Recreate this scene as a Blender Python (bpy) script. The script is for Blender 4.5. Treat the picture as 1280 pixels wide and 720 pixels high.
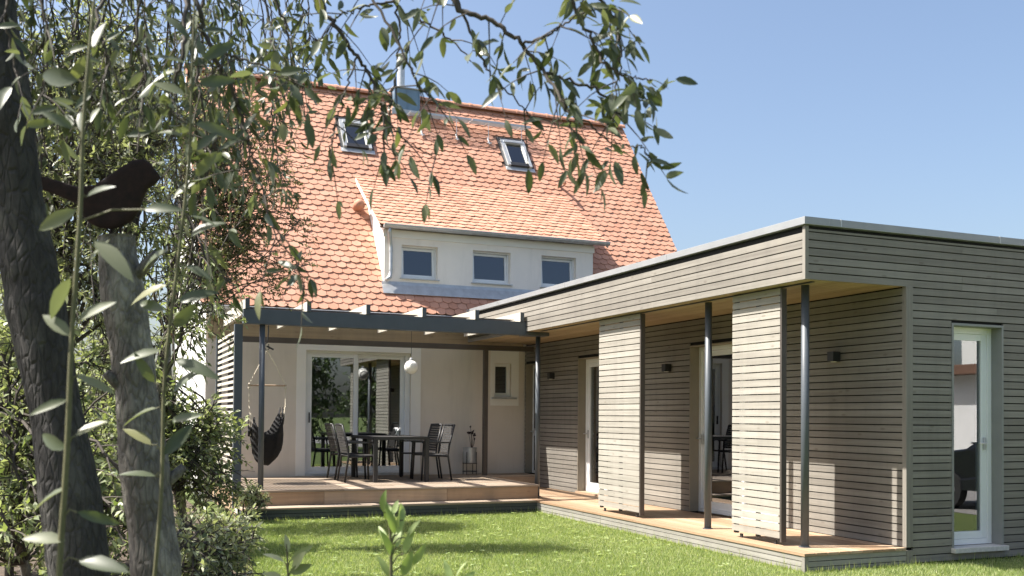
import bpy, bmesh, math, random
import numpy as np
from mathutils import Vector, Matrix

for o in list(bpy.data.objects):
    bpy.data.objects.remove(o, do_unlink=True)
scene = bpy.context.scene
COL = scene.collection
random.seed(7)
rng = np.random.default_rng(11)

# ------------------------------------------------------------------ camera
FPX, CYPX, YAW, PITCH, ROLL, EYE = 1232.9, 496.0, 0.39962225, -0.01906488, 0.00730305, 1.5
def _rot(a, ax):
    c, s = math.cos(a), math.sin(a)
    return np.array({'x': [[1, 0, 0], [0, c, -s], [0, s, c]], 'z': [[c, -s, 0], [s, c, 0], [0, 0, 1]]}[ax])
RC = _rot(ROLL, 'z') @ _rot(PITCH, 'x') @ np.array([[1, 0, 0], [0, 0, -1], [0, 1, 0]]) @ _rot(YAW, 'z')
EYEP = np.array([0, 0, EYE])
def px(x, y, depth):
    """world point seen at photo pixel (x, y) at a given distance along the view axis"""
    return EYEP + depth * (RC.T @ np.array([(x - 640) / FPX, (y - CYPX) / FPX, 1.0]))
def to_px(P):
    c = (np.asarray(P, float) - EYEP) @ RC.T
    return np.stack([FPX * c[..., 0] / c[..., 2] + 640, FPX * c[..., 1] / c[..., 2] + CYPX, c[..., 2]], -1)

cam_data = bpy.data.cameras.new('camera')
cam = bpy.data.objects.new('camera', cam_data)
COL.objects.link(cam)
cam_data.sensor_width = 36
cam_data.lens = 36 * FPX / 1280
cam_data.shift_y = (CYPX - 360) / 1280
cam_data.clip_end = 2000
cam_data.clip_start = 0.05
m = Matrix.Identity(4)
for i in range(3):
    m[i][0], m[i][1], m[i][2], m[i][3] = RC[0][i], -RC[1][i], -RC[2][i], EYEP[i]
cam.matrix_world = m
cam_data.dof.use_dof = True
cam_data.dof.focus_distance = 13.0
cam_data.dof.aperture_fstop = 6.3
scene.camera = cam

# ------------------------------------------------------------------ sky, sun, exposure
SUN = Vector((-1.0, 0.31, 1.46)).normalized()
world = bpy.data.worlds.new('World')
scene.world = world
world.use_nodes = True
wn = world.node_tree
sky = wn.nodes.new('ShaderNodeTexSky')
sky.sky_type = 'NISHITA'
sky.sun_disc = False
sky.sun_elevation = math.asin(SUN.z)
sky.sun_rotation = math.atan2(SUN.x, SUN.y)
sky.air_density = 1.0
sky.dust_density = 3.6
sky.ozone_density = 1.6
wn.nodes['Background'].inputs['Strength'].default_value = 0.090
wn.links.new(sky.outputs[0], wn.nodes['Background'].inputs['Color'])
sd = bpy.data.lights.new('sun', 'SUN')
sd.energy = 5.0
sd.angle = math.radians(0.53)
sd.color = (1.0, 0.95, 0.87)
sun = bpy.data.objects.new('sun', sd)
COL.objects.link(sun)
sun.location = (-20, 6, 30)
sun.rotation_euler = SUN.to_track_quat('Z', 'Y').to_euler()
vs = scene.view_settings
vs.view_transform = 'Standard'
vs.look = 'None'
vs.exposure = 1.35
vs.gamma = 1.0
vs.use_curve_mapping = False

# ------------------------------------------------------------------ materials
def new_mat(name):
    mt = bpy.data.materials.new(name)
    mt.use_nodes = True
    nt = mt.node_tree
    return mt, nt, nt.nodes['Principled BSDF']
def N(nt, typ, **kw):
    n = nt.nodes.new(typ)
    for k, v in kw.items():
        setattr(n, k, v)
    return n
def L(nt, a, b):
    nt.links.new(a, b)
def mixc(nt, fac, a, b, blend='MIX'):
    n = N(nt, 'ShaderNodeMix', data_type='RGBA', blend_type=blend)
    for sock, v in ((n.inputs[0], fac), (n.inputs[6], a), (n.inputs[7], b)):
        if hasattr(v, 'node'):
            L(nt, v, sock)
        elif isinstance(v, (int, float)):
            sock.default_value = v
        else:
            sock.default_value = (*v, 1) if len(v) == 3 else v
    return n.outputs[2]
def noise(nt, scale, vec=None, detail=4, rough=0.55):
    n = N(nt, 'ShaderNodeTexNoise')
    n.inputs['Scale'].default_value = scale
    n.inputs['Detail'].default_value = detail
    n.inputs['Roughness'].default_value = rough
    if vec is not None:
        L(nt, vec, n.inputs['Vector'])
    return n.outputs['Fac']
def wpos(nt, scale=(1, 1, 1), offs=None):
    g = N(nt, 'ShaderNodeNewGeometry')
    mp = N(nt, 'ShaderNodeMapping')
    mp.inputs['Scale'].default_value = scale
    L(nt, g.outputs['Position'], mp.inputs['Vector'])
    if offs is not None:
        L(nt, offs, mp.inputs['Location'])
    return mp.outputs[0]
def ramp(nt, fac, stops):
    r = N(nt, 'ShaderNodeValToRGB')
    el = r.color_ramp.elements
    while len(el) < len(stops):
        el.new(0.5)
    for e, (p, c) in zip(el, stops):
        e.position = p
        e.color = (*c, 1) if len(c) == 3 else c
    L(nt, fac, r.inputs[0])
    return r.outputs[0]
def bump(nt, h, strength, dist, bsdf):
    b = N(nt, 'ShaderNodeBump')
    b.inputs['Strength'].default_value = strength
    b.inputs['Distance'].default_value = dist
    L(nt, h, b.inputs['Height'])
    L(nt, b.outputs[0], bsdf.inputs['Normal'])

def tone_value(nt):
    """one random tone per object, or per piece where a mesh carries the tone attribute"""
    a = N(nt, 'ShaderNodeAttribute', attribute_name='tone')
    oi = N(nt, 'ShaderNodeObjectInfo')
    add = N(nt, 'ShaderNodeMath', operation='ADD')
    L(nt, a.outputs['Fac'], add.inputs[0]); L(nt, oi.outputs['Random'], add.inputs[1])
    fr = N(nt, 'ShaderNodeMath', operation='FRACT')
    L(nt, add.outputs[0], fr.inputs[0])
    return fr.outputs[0]

def wood(name, axis, dark, mid, light, rough=0.75, streak=34.0, wear=0.35):
    mt, nt, b = new_mat(name)
    t = tone_value(nt)
    sc = [streak, streak, streak]
    sc['XYZ'.index(axis)] = 1.1
    comb = N(nt, 'ShaderNodeCombineXYZ')
    mul = N(nt, 'ShaderNodeMath', operation='MULTIPLY'); mul.inputs[1].default_value = 37.0
    L(nt, t, mul.inputs[0])
    for i in range(3):
        L(nt, mul.outputs[0], comb.inputs[i])
    grain = noise(nt, 1.0, wpos(nt, sc, comb.outputs[0]), 5, 0.6)
    base = ramp(nt, t, [(0.0, dark), (0.5, mid), (1.0, light)])
    g2 = ramp(nt, grain, [(0.25, (0.72, 0.70, 0.68)), (0.62, (1.05, 1.05, 1.05))])
    c = mixc(nt, 0.75, base, g2, 'MULTIPLY')
    blot = noise(nt, 1.4, wpos(nt, (1, 1, 1)), 4, 0.6)
    c = mixc(nt, wear, c, ramp(nt, blot, [(0.3, (0.82, 0.80, 0.78)), (0.7, (1.12, 1.11, 1.09))]), 'MULTIPLY')
    st = noise(nt, 1.0, wpos(nt, (5.5, 5.5, 0.5)), 5, 0.65)
    c = mixc(nt, wear * 1.2, c, ramp(nt, st, [(0.30, (0.74, 0.74, 0.75)), (0.52, (1.0, 1.0, 1.0)), (0.75, (1.10, 1.08, 1.04))]), 'MULTIPLY')
    # knots
    vo = N(nt, 'ShaderNodeTexVoronoi'); vo.inputs['Scale'].default_value = 1.0
    ks = [9, 9, 9]; ks['XYZ'.index(axis)] = 3.2
    L(nt, wpos(nt, ks, comb.outputs[0]), vo.inputs['Vector'])
    kn = ramp(nt, vo.outputs['Distance'], [(0.07, (0.45, 0.38, 0.33)), (0.14, (1, 1, 1))])
    c = mixc(nt, 0.4, c, kn, 'MULTIPLY')
    L(nt, c, b.inputs['Base Color'])
    b.inputs['Roughness'].default_value = rough
    bump(nt, grain, 0.35, 0.004, b)
    return mt

def paint(name, col, rough=0.5, metal=0.0, var=0.12, nscale=6.0, bumps=0.0, bscale=60.0, dirt=None):
    mt, nt, b = new_mat(name)
    f = noise(nt, nscale, wpos(nt), 5, 0.6)
    lo = [c * (1 - var) for c in col]; hi = [min(1, c * (1 + var)) for c in col]
    c = ramp(nt, f, [(0.3, lo), (0.7, hi)])
    if dirt:
        d = noise(nt, 1.7, wpos(nt, (2.2, 2.2, .3)), 7, 0.72)
        c = mixc(nt, ramp(nt, d, [(0.52, (0, 0, 0)), (0.8, (0.55, 0.55, 0.55))]), c, dirt)
    L(nt, c, b.inputs['Base Color'])
    b.inputs['Roughness'].default_value = rough
    b.inputs['Metallic'].default_value = metal
    if bumps:
        bump(nt, noise(nt, bscale, wpos(nt), 4, 0.7), bumps, 0.004, b)
    return mt

M = {}
clad = ((0.190, 0.175, 0.153), (0.222, 0.206, 0.181), (0.254, 0.237, 0.210))
for ax in 'XYZ':
    M['clad' + ax] = wood('weathered cladding ' + ax, ax, *clad, rough=0.8)
    M['shut' + ax] = wood('pale shutter slat ' + ax, ax, (0.280, 0.262, 0.229), (0.318, 0.299, 0.264), (0.355, 0.335, 0.298), rough=0.8)
    M['terr' + ax] = wood('greyed terrace plank ' + ax, ax, (0.29, 0.225, 0.165), (0.355, 0.28, 0.21), (0.42, 0.345, 0.27), rough=0.7)
    M['slate' + ax] = wood('slate grey board ' + ax, ax, (0.062, 0.070, 0.072), (0.078, 0.086, 0.088), (0.095, 0.103, 0.104), rough=0.7)
    M['deck' + ax] = wood('larch deck ' + ax, ax, (0.30, 0.195, 0.120), (0.38, 0.26, 0.165), (0.46, 0.335, 0.23), rough=0.65)
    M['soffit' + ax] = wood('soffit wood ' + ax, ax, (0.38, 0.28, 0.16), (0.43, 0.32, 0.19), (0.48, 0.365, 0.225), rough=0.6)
    M['grey' + ax] = wood('grey skirt wood ' + ax, ax, (0.22, 0.21, 0.19), (0.26, 0.25, 0.225), (0.30, 0.29, 0.26), rough=0.85)
    M['pale' + ax] = wood('pale painted timber ' + ax, ax, (0.46, 0.43, 0.37), (0.51, 0.48, 0.415), (0.56, 0.53, 0.46), rough=0.7)
M['membrane'] = paint('black membrane', (0.012, 0.012, 0.013), 0.9)
M['steel'] = paint('anthracite paint', (0.075, 0.086, 0.100), 0.45, 0.0, 0.08)
M['brownpost'] = paint('dark brown paint', (0.075, 0.062, 0.055), 0.5, 0.0, 0.1)
M['zinc'] = paint('weathered zinc', (0.50, 0.51, 0.51), 0.42, 0.55, 0.12, 9.0)
M['coping'] = paint('aluminium coping', (0.30, 0.31, 0.32), 0.5, 0.3, 0.07, 3.0)
M['alu'] = paint('galvanised', (0.55, 0.56, 0.57), 0.4, 0.6, 0.12, 9.0)
M['bluemetal'] = paint('blue grey sheet metal', (0.17, 0.25, 0.33), 0.38, 0.3, 0.08)
M['stucco'] = paint('beige render', (0.71, 0.645, 0.56), 0.9, 0, 0.035, 2.0, 0.25, 130.0, dirt=(0.56, 0.50, 0.43))
M['white'] = paint('white render', (0.78, 0.775, 0.76), 0.85, 0, 0.03, 2.0, 0.2, 130.0)
M['casing'] = paint('off white casing', (0.86, 0.84, 0.79), 0.75, 0, 0.03, 2.0, 0.1, 130.0)
M['dormer'] = paint('dormer render', (0.86, 0.80, 0.72), 0.85, 0, 0.03, 2.0, 0.15, 130.0, dirt=(0.66, 0.62, 0.56))
M['pvc'] = paint('white window frame', (0.78, 0.79, 0.79), 0.35, 0, 0.02)
M['reveal'] = paint('grey brown reveal', (0.25, 0.22, 0.17), 0.6, 0, 0.06)
M['reveal_grey'] = paint('grey reveal', (0.22, 0.225, 0.215), 0.55, 0, 0.05)
M['stone'] = paint('pale stone sill', (0.55, 0.53, 0.49), 0.7, 0, 0.12, 30.0, 0.2)
M['black'] = paint('black metal', (0.022, 0.022, 0.024), 0.45, 0.0, 0.15)
M['textile'] = paint('dark textile', (0.045, 0.043, 0.042), 0.75, 0, 0.2, 60.0, 0.3, 300.0)
M['hammock'] = paint('black cotton', (0.009, 0.009, 0.010), 0.95, 0, 0.3, 20.0, 0.4, 120.0)
M['rope'] = paint('cream rope', (0.62, 0.56, 0.45), 0.9)
M['opal'] = paint('opal glass', (0.82, 0.81, 0.78), 0.18, 0, 0.01)
M['room'] = paint('interior plaster', (0.55, 0.53, 0.50), 0.9, 0, 0.03)
M['roomfloor'] = wood('interior floor', 'Y', (0.20, 0.13, 0.08), (0.24, 0.16, 0.10), (0.28, 0.19, 0.12), rough=0.4)
M['rust'] = paint('rusted steel', (0.018, 0.0075, 0.0055), 0.9, 0.0, 0.45, 40.0, 0.4, 120.0)
M['soil'] = paint('dark soil', (0.075, 0.055, 0.038), 0.95, 0, 0.35, 14.0, 0.8, 30.0)
M['carpaint'] = paint('dark car paint', (0.02, 0.022, 0.026), 0.2, 0.3, 0.03)
M['rubber'] = paint('rubber', (0.02, 0.02, 0.02), 0.8)
M['redroof'] = paint('brown roof edge', (0.16, 0.09, 0.06), 0.7)
M['darkplant'] = paint('dark dried flower', (0.03, 0.018, 0.02), 0.9, 0, 0.4, 50)

def tile_mat():
    mt, nt, b = new_mat('clay tile')
    t = tone_value(nt)
    c = ramp(nt, t, [(0.0, (0.465, 0.228, 0.148)), (0.35, (0.500, 0.257, 0.172)), (0.75, (0.525, 0.275, 0.188)), (1.0, (0.555, 0.303, 0.210))])
    f = noise(nt, 26.0, wpos(nt), 5, 0.65)
    c = mixc(nt, 0.5, c, ramp(nt, f, [(0.25, (0.80, 0.76, 0.74)), (0.7, (1.10, 1.10, 1.08))]), 'MULTIPLY')
    li = noise(nt, 3.4, wpos(nt), 7, 0.72)
    c = mixc(nt, ramp(nt, li, [(0.58, (0, 0, 0)), (0.80, (0.35, 0.35, 0.35))]), c, (0.36, 0.26, 0.19))
    drip = noise(nt, 1.0, wpos(nt, (2.6, .45, .45)), 5, 0.65)
    c = mixc(nt, 0.6, c, ramp(nt, drip, [(0.32, (0.80, 0.78, 0.78)), (0.55, (1, 1, 1)), (0.75, (1.08, 1.08, 1.07))]), 'MULTIPLY')
    big = noise(nt, 0.55, wpos(nt), 4, 0.6)
    c = mixc(nt, 0.45, c, ramp(nt, big, [(0.3, (0.86, 0.84, 0.84)), (0.7, (1.08, 1.08, 1.08))]), 'MULTIPLY')
    L(nt, c, b.inputs['Base Color'])
    b.inputs['Roughness'].default_value = 0.8
    bump(nt, f, 0.3, 0.003, b)
    return mt
M['tile'] = tile_mat()

def glass_mat(name, tint=(0.82, 0.86, 0.85), base=0.10):
    mt = bpy.data.materials.new(name)
    mt.use_nodes = True
    nt = mt.node_tree
    nt.nodes.remove(nt.nodes['Principled BSDF'])
    out = nt.nodes['Material Output']
    tr = N(nt, 'ShaderNodeBsdfTransparent'); tr.inputs[0].default_value = (*tint, 1)
    gl = N(nt, 'ShaderNodeBsdfGlossy'); gl.inputs['Roughness'].default_value = 0.012
    gl.inputs['Color'].default_value = (0.95, 0.97, 1, 1)
    fr = N(nt, 'ShaderNodeFresnel'); fr.inputs['IOR'].default_value = 1.5
    ma = N(nt, 'ShaderNodeMath', operation='MULTIPLY_ADD'); ma.inputs[1].default_value = 1.6; ma.inputs[2].default_value = base
    ma.use_clamp = True
    L(nt, fr.outputs[0], ma.inputs[0])
    # gentle waviness of the float glass
    b = N(nt, 'ShaderNodeBump'); b.inputs['Strength'].default_value = 0.02; b.inputs['Distance'].default_value = 0.02
    L(nt, noise(nt, 1.2, wpos(nt), 1, 0.4), b.inputs['Height'])
    L(nt, b.outputs[0], gl.inputs['Normal'])
    mx = N(nt, 'ShaderNodeMixShader')
    L(nt, ma.outputs[0], mx.inputs[0]); L(nt, tr.outputs[0], mx.inputs[1]); L(nt, gl.outputs[0], mx.inputs[2])
    L(nt, mx.outputs[0], out.inputs['Surface'])
    return mt
M['glass'] = glass_mat('window glass', (0.55, 0.59, 0.58), 0.16)
M['clearglass'] = glass_mat('clear glass', (0.8, 0.83, 0.82), 0.03)
M['skyglass'] = glass_mat('dormer glass', (0.12, 0.14, 0.20), 0.055)

def leaf_mat(name, stops, back=None, trans=0.35, rough=0.45, spec=0.35):
    mt, nt, b = new_mat(name)
    t = tone_value(nt)
    c = ramp(nt, t, stops)
    if back is not None:
        g = N(nt, 'ShaderNodeNewGeometry')
        c = mixc(nt, g.outputs['Backfacing'], c, back)
    L(nt, c, b.inputs['Base Color'])
    b.inputs['Roughness'].default_value = rough
    b.inputs['Specular IOR Level'].default_value = spec
    tl = N(nt, 'ShaderNodeBsdfTranslucent')
    c2 = mixc(nt, 1.0, c, (1.5, 1.6, 0.7), 'MULTIPLY')
    L(nt, c2, tl.inputs['Color'])
    mx = N(nt, 'ShaderNodeMixShader'); mx.inputs[0].default_value = trans
    L(nt, b.outputs[0], mx.inputs[1]); L(nt, tl.outputs[0], mx.inputs[2])
    L(nt, mx.outputs[0], nt.nodes['Material Output'].inputs['Surface'])
    return mt
M['leaf_willow'] = leaf_mat('olive willow leaf', [(0, (0.055, 0.070, 0.038)), (0.5, (0.080, 0.098, 0.054)), (0.9, (0.115, 0.13, 0.075)), (1, (0.19, 0.19, 0.09))], (0.15, 0.165, 0.12), 0.24, 0.42, 0.5)
M['leaf_back'] = leaf_mat('pale olive foliage', [(0, (0.11, 0.125, 0.062)), (0.5, (0.185, 0.20, 0.11)), (1, (0.33, 0.335, 0.21))], (0.27, 0.285, 0.205), 0.34)
M['leaf_bush'] = leaf_mat('green shrub leaf', [(0, (0.10, 0.135, 0.055)), (0.5, (0.195, 0.235, 0.11)), (1, (0.36, 0.385, 0.22))], (0.27, 0.295, 0.20), 0.36)
M['leaf_pale'] = leaf_mat('pale shrub leaf', [(0, (0.13, 0.165, 0.08)), (0.5, (0.26, 0.29, 0.16)), (1, (0.50, 0.50, 0.36))], (0.34, 0.36, 0.26), 0.3)
M['leaf_fine'] = leaf_mat('fine khaki foliage', [(0, (0.09, 0.095, 0.045)), (0.5, (0.15, 0.15, 0.075)), (1, (0.25, 0.24, 0.13))], None, 0.25)
M['leaf_shoot'] = leaf_mat('soft shoot leaf', [(0, (0.085, 0.10, 0.055)), (0.5, (0.125, 0.14, 0.08)), (1, (0.19, 0.20, 0.135))], (0.24, 0.255, 0.20), 0.22, 0.5, 0.4)
M['leaf_dark'] = leaf_mat('dark tree leaf', [(0, (0.030, 0.050, 0.018)), (0.5, (0.055, 0.085, 0.03)), (1, (0.09, 0.13, 0.045))], None, 0.25)
M['leaf_sap'] = leaf_mat('fresh sapling leaf', [(0, (0.19, 0.26, 0.09)), (0.5, (0.27, 0.34, 0.14)), (1, (0.36, 0.42, 0.22))], (0.38, 0.43, 0.28), 0.35)
M['grass'] = leaf_mat('grass blade', [(0, (0.15, 0.20, 0.065)), (0.4, (0.262, 0.325, 0.12)), (0.8, (0.39, 0.45, 0.205)), (1, (0.53, 0.51, 0.31))], None, 0.4, 0.5, 0.3)
M['stem_green'] = paint('olive stem', (0.11, 0.105, 0.05), 0.7, 0, 0.2, 30)

def bark_mat(name, a, b_, c_):
    mt, nt, b = new_mat(name)
    f = noise(nt, 1.0, wpos(nt, (42, 42, 11)), 7, 0.72)
    vo = N(nt, 'ShaderNodeTexVoronoi', feature='DISTANCE_TO_EDGE'); vo.inputs['Scale'].default_value = 1.0
    wob = N(nt, 'ShaderNodeVectorMath', operation='ADD')
    nz = N(nt, 'ShaderNodeTexNoise'); nz.inputs['Scale'].default_value = 14
    L(nt, wpos(nt, (48, 48, 16)), wob.inputs[0]); L(nt, nz.outputs['Color'], wob.inputs[1])
    L(nt, wob.outputs[0], vo.inputs['Vector'])
    crack = ramp(nt, vo.outputs['Distance'], [(0.0, (0, 0, 0)), (0.16, (1, 1, 1))])
    patch = noise(nt, 5.5, wpos(nt, (1, 1, .55)), 6, 0.7)
    c = ramp(nt, f, [(0.3, a), (0.62, b_)])
    c = mixc(nt, ramp(nt, patch, [(0.53, (0, 0, 0)), (0.63, (0.85, 0.85, 0.85))]), c, c_)
    moss = noise(nt, 9.0, wpos(nt), 6, 0.75)
    c = mixc(nt, ramp(nt, moss, [(0.60, (0, 0, 0)), (0.72, (0.45, 0.45, 0.45))]), c, (0.075, 0.085, 0.035))
    c = mixc(nt, 0.30, c, mixc(nt, crack, (0.35, 0.33, 0.31), (1.05, 1.05, 1.05)), 'MULTIPLY')
    L(nt, c, b.inputs['Base Color'])
    b.inputs['Roughness'].default_value = 0.92
    h = N(nt, 'ShaderNodeMath', operation='ADD'); L(nt, f, h.inputs[0]); L(nt, crack, h.inputs[1])
    bump(nt, h.outputs[0], 0.6, 0.010, b)
    return mt
M['bark_dark'] = bark_mat('dark bark', (0.018, 0.016, 0.015), (0.052, 0.048, 0.044), (0.088, 0.084, 0.072))
M['bark'] = bark_mat('grey bark', (0.075, 0.068, 0.060), (0.20, 0.185, 0.16), (0.34, 0.32, 0.27))
M['twig'] = paint('dark twig', (0.055, 0.045, 0.036), 0.85, 0, 0.25, 30)

def lawn_mat():
    mt, nt, b = new_mat('lawn ground')
    f = noise(nt, 40.0, wpos(nt), 5, 0.7)
    f2 = noise(nt, 0.8, wpos(nt), 4, 0.6)
    c = ramp(nt, f, [(0.3, (0.050, 0.075, 0.016)), (0.7, (0.115, 0.155, 0.035))])
    c = mixc(nt, 0.4, c, ramp(nt, f2, [(0.3, (0.8, 0.85, 0.75)), (0.7, (1.15, 1.1, 1.05))]), 'MULTIPLY')
    L(nt, c, b.inputs['Base Color'])
    b.inputs['Roughness'].default_value = 0.95
    bump(nt, f, 0.8, 0.03, b)
    return mt
M['lawn'] = lawn_mat()

# ------------------------------------------------------------------ building helpers
WLOC = {}
def tag(o, label=None, cat=None, group=None, kind=None):
    if label: o['label'] = label
    if cat: o['category'] = cat
    if group: o['group'] = group
    if kind: o['kind'] = kind
    return o
def put(o, parent, loc):
    COL.objects.link(o)
    loc = Vector(loc)
    if parent is not None:
        o.parent = parent
        o.location = loc - WLOC[parent]
    else:
        o.location = loc
    WLOC[o] = loc
    return o
def thing(name, label, cat, loc=(0, 0, 0), group=None):
    o = bpy.data.objects.new(name, None)
    o.empty_display_size = 0.2
    put(o, None, loc)
    return tag(o, label, cat, group)
CUBES = {}
def cube_mesh(mat):
    if mat not in CUBES:
        me = bpy.data.meshes.new('block')
        v = [(x, y, z) for x in (-.5, .5) for y in (-.5, .5) for z in (-.5, .5)]
        f = [(0, 1, 3, 2), (4, 6, 7, 5), (0, 4, 5, 1), (2, 3, 7, 6), (0, 2, 6, 4), (1, 5, 7, 3)]
        me.from_pydata(v, [], f)
        me.materials.append(M[mat])
        CUBES[mat] = me
    return CUBES[mat]
def block(name, mat, x, y, z, parent=None):
    """a board, plank or slab: one object sharing a unit block, scaled to size"""
    o = bpy.data.objects.new(name, cube_mesh(mat))
    o.scale = (x[1] - x[0], y[1] - y[0], z[1] - z[0])
    return put(o, parent, ((x[0] + x[1]) / 2, (y[0] + y[1]) / 2, (z[0] + z[1]) / 2))

class MB:
    """collects shapes into ONE mesh (vertices in world coordinates)"""
    def __init__(s):
        s.v = []; s.f = []; s.n = 0; s.tone = []
    def add(s, v, f, tone=0.0):
        s.v += [tuple(map(float, p)) for p in v]
        s.f += [tuple(i + s.n for i in q) for q in f]
        s.tone += [tone] * len(v)
        s.n += len(v)
    def box(s, x, y, z, bevel=0.0):
        if bevel <= 0:
            v = [(a, b, c) for a in x for b in y for c in z]
            s.add(v, [(0, 1, 3, 2), (4, 6, 7, 5), (0, 4, 5, 1), (2, 3, 7, 6), (0, 2, 6, 4), (1, 5, 7, 3)])
        else:
            bm = bmesh.new()
            bmesh.ops.create_cube(bm, size=1.0)
            for w in bm.verts:
                w.co = Vector(((x[0] + x[1]) / 2 + w.co.x * (x[1] - x[0]), (y[0] + y[1]) / 2 + w.co.y * (y[1] - y[0]), (z[0] + z[1]) / 2 + w.co.z * (z[1] - z[0])))
            bmesh.ops.bevel(bm, geom=bm.edges[:], offset=bevel, segments=2, affect='EDGES', profile=0.7)
            bm.verts.index_update()
            s.add([w.co[:] for w in bm.verts], [[w.index for w in q.verts] for q in bm.faces])
            bm.free()
        return s
    def tube(s, pts, rad, sides=8, cap=True, tone=0.0):
        pts = np.asarray(pts, float)
        n = len(pts)
        rad = np.broadcast_to(np.asarray(rad, float), (n,))
        tan = np.gradient(pts, axis=0)
        tan /= np.linalg.norm(tan, axis=1)[:, None] + 1e-9
        ref = np.array([0, 0, 1.0]) if abs(tan[0][2]) < .9 else np.array([1.0, 0, 0])
        a = np.cross(tan, ref); a /= np.linalg.norm(a, axis=1)[:, None] + 1e-9
        for i in range(1, n):
            if a[i] @ a[i - 1] < 0: a[i] = -a[i]
        b = np.cross(tan, a)
        th = np.linspace(0, 2 * np.pi, sides, endpoint=False)
        ring = pts[:, None] + rad[:, None, None] * (np.cos(th)[None, :, None] * a[:, None] + np.sin(th)[None, :, None] * b[:, None])
        f = []
        for i in range(n - 1):
            for j in range(sides):
                k = (j + 1) % sides
                f.append((i * sides + j, i * sides + k, (i + 1) * sides + k, (i + 1) * sides + j))
        if cap:
            f.append(tuple(range(sides))[::-1]); f.append(tuple((n - 1) * sides + j for j in range(sides)))
        s.add(ring.reshape(-1, 3), f, tone)
        return s
    def trunk(s, pts, rad, sides=36, amp=.10):
        from mathutils import noise as mn
        k = len(s.v)
        s.tube(pts, rad, sides)
        pts = np.asarray(pts)
        for i in range(k, len(s.v)):
            r = min((i - k) // sides, len(pts) - 1)
            c = pts[r]; d = np.array(s.v[i]) - c
            p = Vector(s.v[i])
            a = math.atan2(d[1], d[0])
            q = Vector((math.cos(a) * 2.6, math.sin(a) * 2.6, p.z * 2.2))
            g = mn.noise(q) * 1.0 + .6 * abs(mn.noise(Vector((math.cos(a) * 9, math.sin(a) * 9, p.z * 7)))) + .35 * mn.noise(Vector((math.cos(a) * 20, math.sin(a) * 20, p.z * 26)))
            s.v[i] = tuple(c + d * (1 + amp * g))
        return s
    def lathe(s, c, prof, sides=20):
        v = []; f = []
        for r, z in prof:
            for j in range(sides):
                t = 2 * math.pi * j / sides
                v.append((c[0] + r * math.cos(t), c[1] + r * math.sin(t), c[2] + z))
        for i in range(len(prof) - 1):
            for j in range(sides):
                k = (j + 1) % sides
                f.append((i * sides + j, i * sides + k, (i + 1) * sides + k, (i + 1) * sides + j))
        s.add(v, f)
        return s
    def prism(s, prof, axis, a, b):
        """profile polygon extruded along an axis; prof gives the other two coordinates in order"""
        def P(p, t):
            q = list(p); q.insert('XYZ'.index(axis), t); return q
        n = len(prof)
        v = [P(p, a) for p in prof] + [P(p, b) for p in prof]
        f = [tuple(range(n))[::-1], tuple(range(n, 2 * n))] + [(i, (i + 1) % n, n + (i + 1) % n, n + i) for i in range(n)]
        s.add(v, f)
        return s
    def obj(s, name, mat, parent=None, loc=None, smooth=False, fix=True, tones=False):
        loc = Vector(loc) if loc is not None else (WLOC[parent] if parent is not None else Vector((0, 0, 0)))
        me = bpy.data.meshes.new(name)
        me.from_pydata([(p[0] - loc.x, p[1] - loc.y, p[2] - loc.z) for p in s.v], [], s.f)
        if fix:
            bm = bmesh.new(); bm.from_mesh(me)
            bmesh.ops.recalc_face_normals(bm, faces=bm.faces[:])
            bm.to_mesh(me); bm.free()
        if tones:
            at = me.attributes.new('tone', 'FLOAT', 'POINT')
            at.data.foreach_set('value', np.array(s.tone, np.float32))
        me.materials.append(M[mat])
        if smooth:
            me.polygons.foreach_set('use_smooth', [True] * len(me.polygons))
        o = bpy.data.objects.new(name, me)
        return put(o, parent, loc)
def B(name, mat, x, y, z, parent=None, bevel=0.0):
    return MB().box(x, y, z, bevel).obj(name, mat, parent)

def raw_mesh(name, V, F, mat, tone=None, smooth=False):
    """big mesh from numpy arrays: V (n,3), F (m,k)"""
    me = bpy.data.meshes.new(name)
    k = F.shape[1]
    me.vertices.add(len(V)); me.vertices.foreach_set('co', np.ascontiguousarray(V, np.float32).ravel())
    me.loops.add(F.size); me.loops.foreach_set('vertex_index', np.ascontiguousarray(F, np.int32).ravel())
    me.polygons.add(len(F)); me.polygons.foreach_set('loop_start', np.arange(0, F.size, k, dtype=np.int32))
    if tone is not None:
        at = me.attributes.new('tone', 'FLOAT', 'POINT')
        at.data.foreach_set('value', np.ascontiguousarray(tone, np.float32))
    if smooth:
        me.polygons.foreach_set('use_smooth', np.ones(len(F), dtype=bool))
    me.materials.append(M[mat])
    me.update(calc_edges=True)
    me.validate()
    return me
def copy_tree(o, loc, rotz=None, label=None, parent=None):
    c = o.copy(); COL.objects.link(c)
    c.location = loc
    if rotz is not None: c.rotation_euler = (0, 0, rotz)
    if label: c['label'] = label
    for ch in list(o.children):
        k = ch.copy(); COL.objects.link(k); k.parent = c
        for g in list(ch.children):
            q = g.copy(); COL.objects.link(q); q.parent = k
    WLOC[c] = Vector(loc)
    return c

# ------------------------------------------------------------------ ground
gm = MB(); gm.add([(-400, -400, 0), (400, -400, 0), (400, 400, 0), (-400, 400, 0)], [(0, 1, 2, 3)])
tag(gm.obj('ground', 'lawn'), kind='structure')
sb = MB()
pts = [(-9, 1.0), (0.2, 1.2), (0.75, 4.5), (1.25, 8.2), (1.55, 11), (1.8, 13.6), (1.5, 15), (1.3, 30), (-9, 30)]
sb.add([(x, y, 0.012) for x, y in pts], [tuple(range(len(pts)))])
tag(sb.obj('planting_bed', 'soil'), kind='structure')

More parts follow.
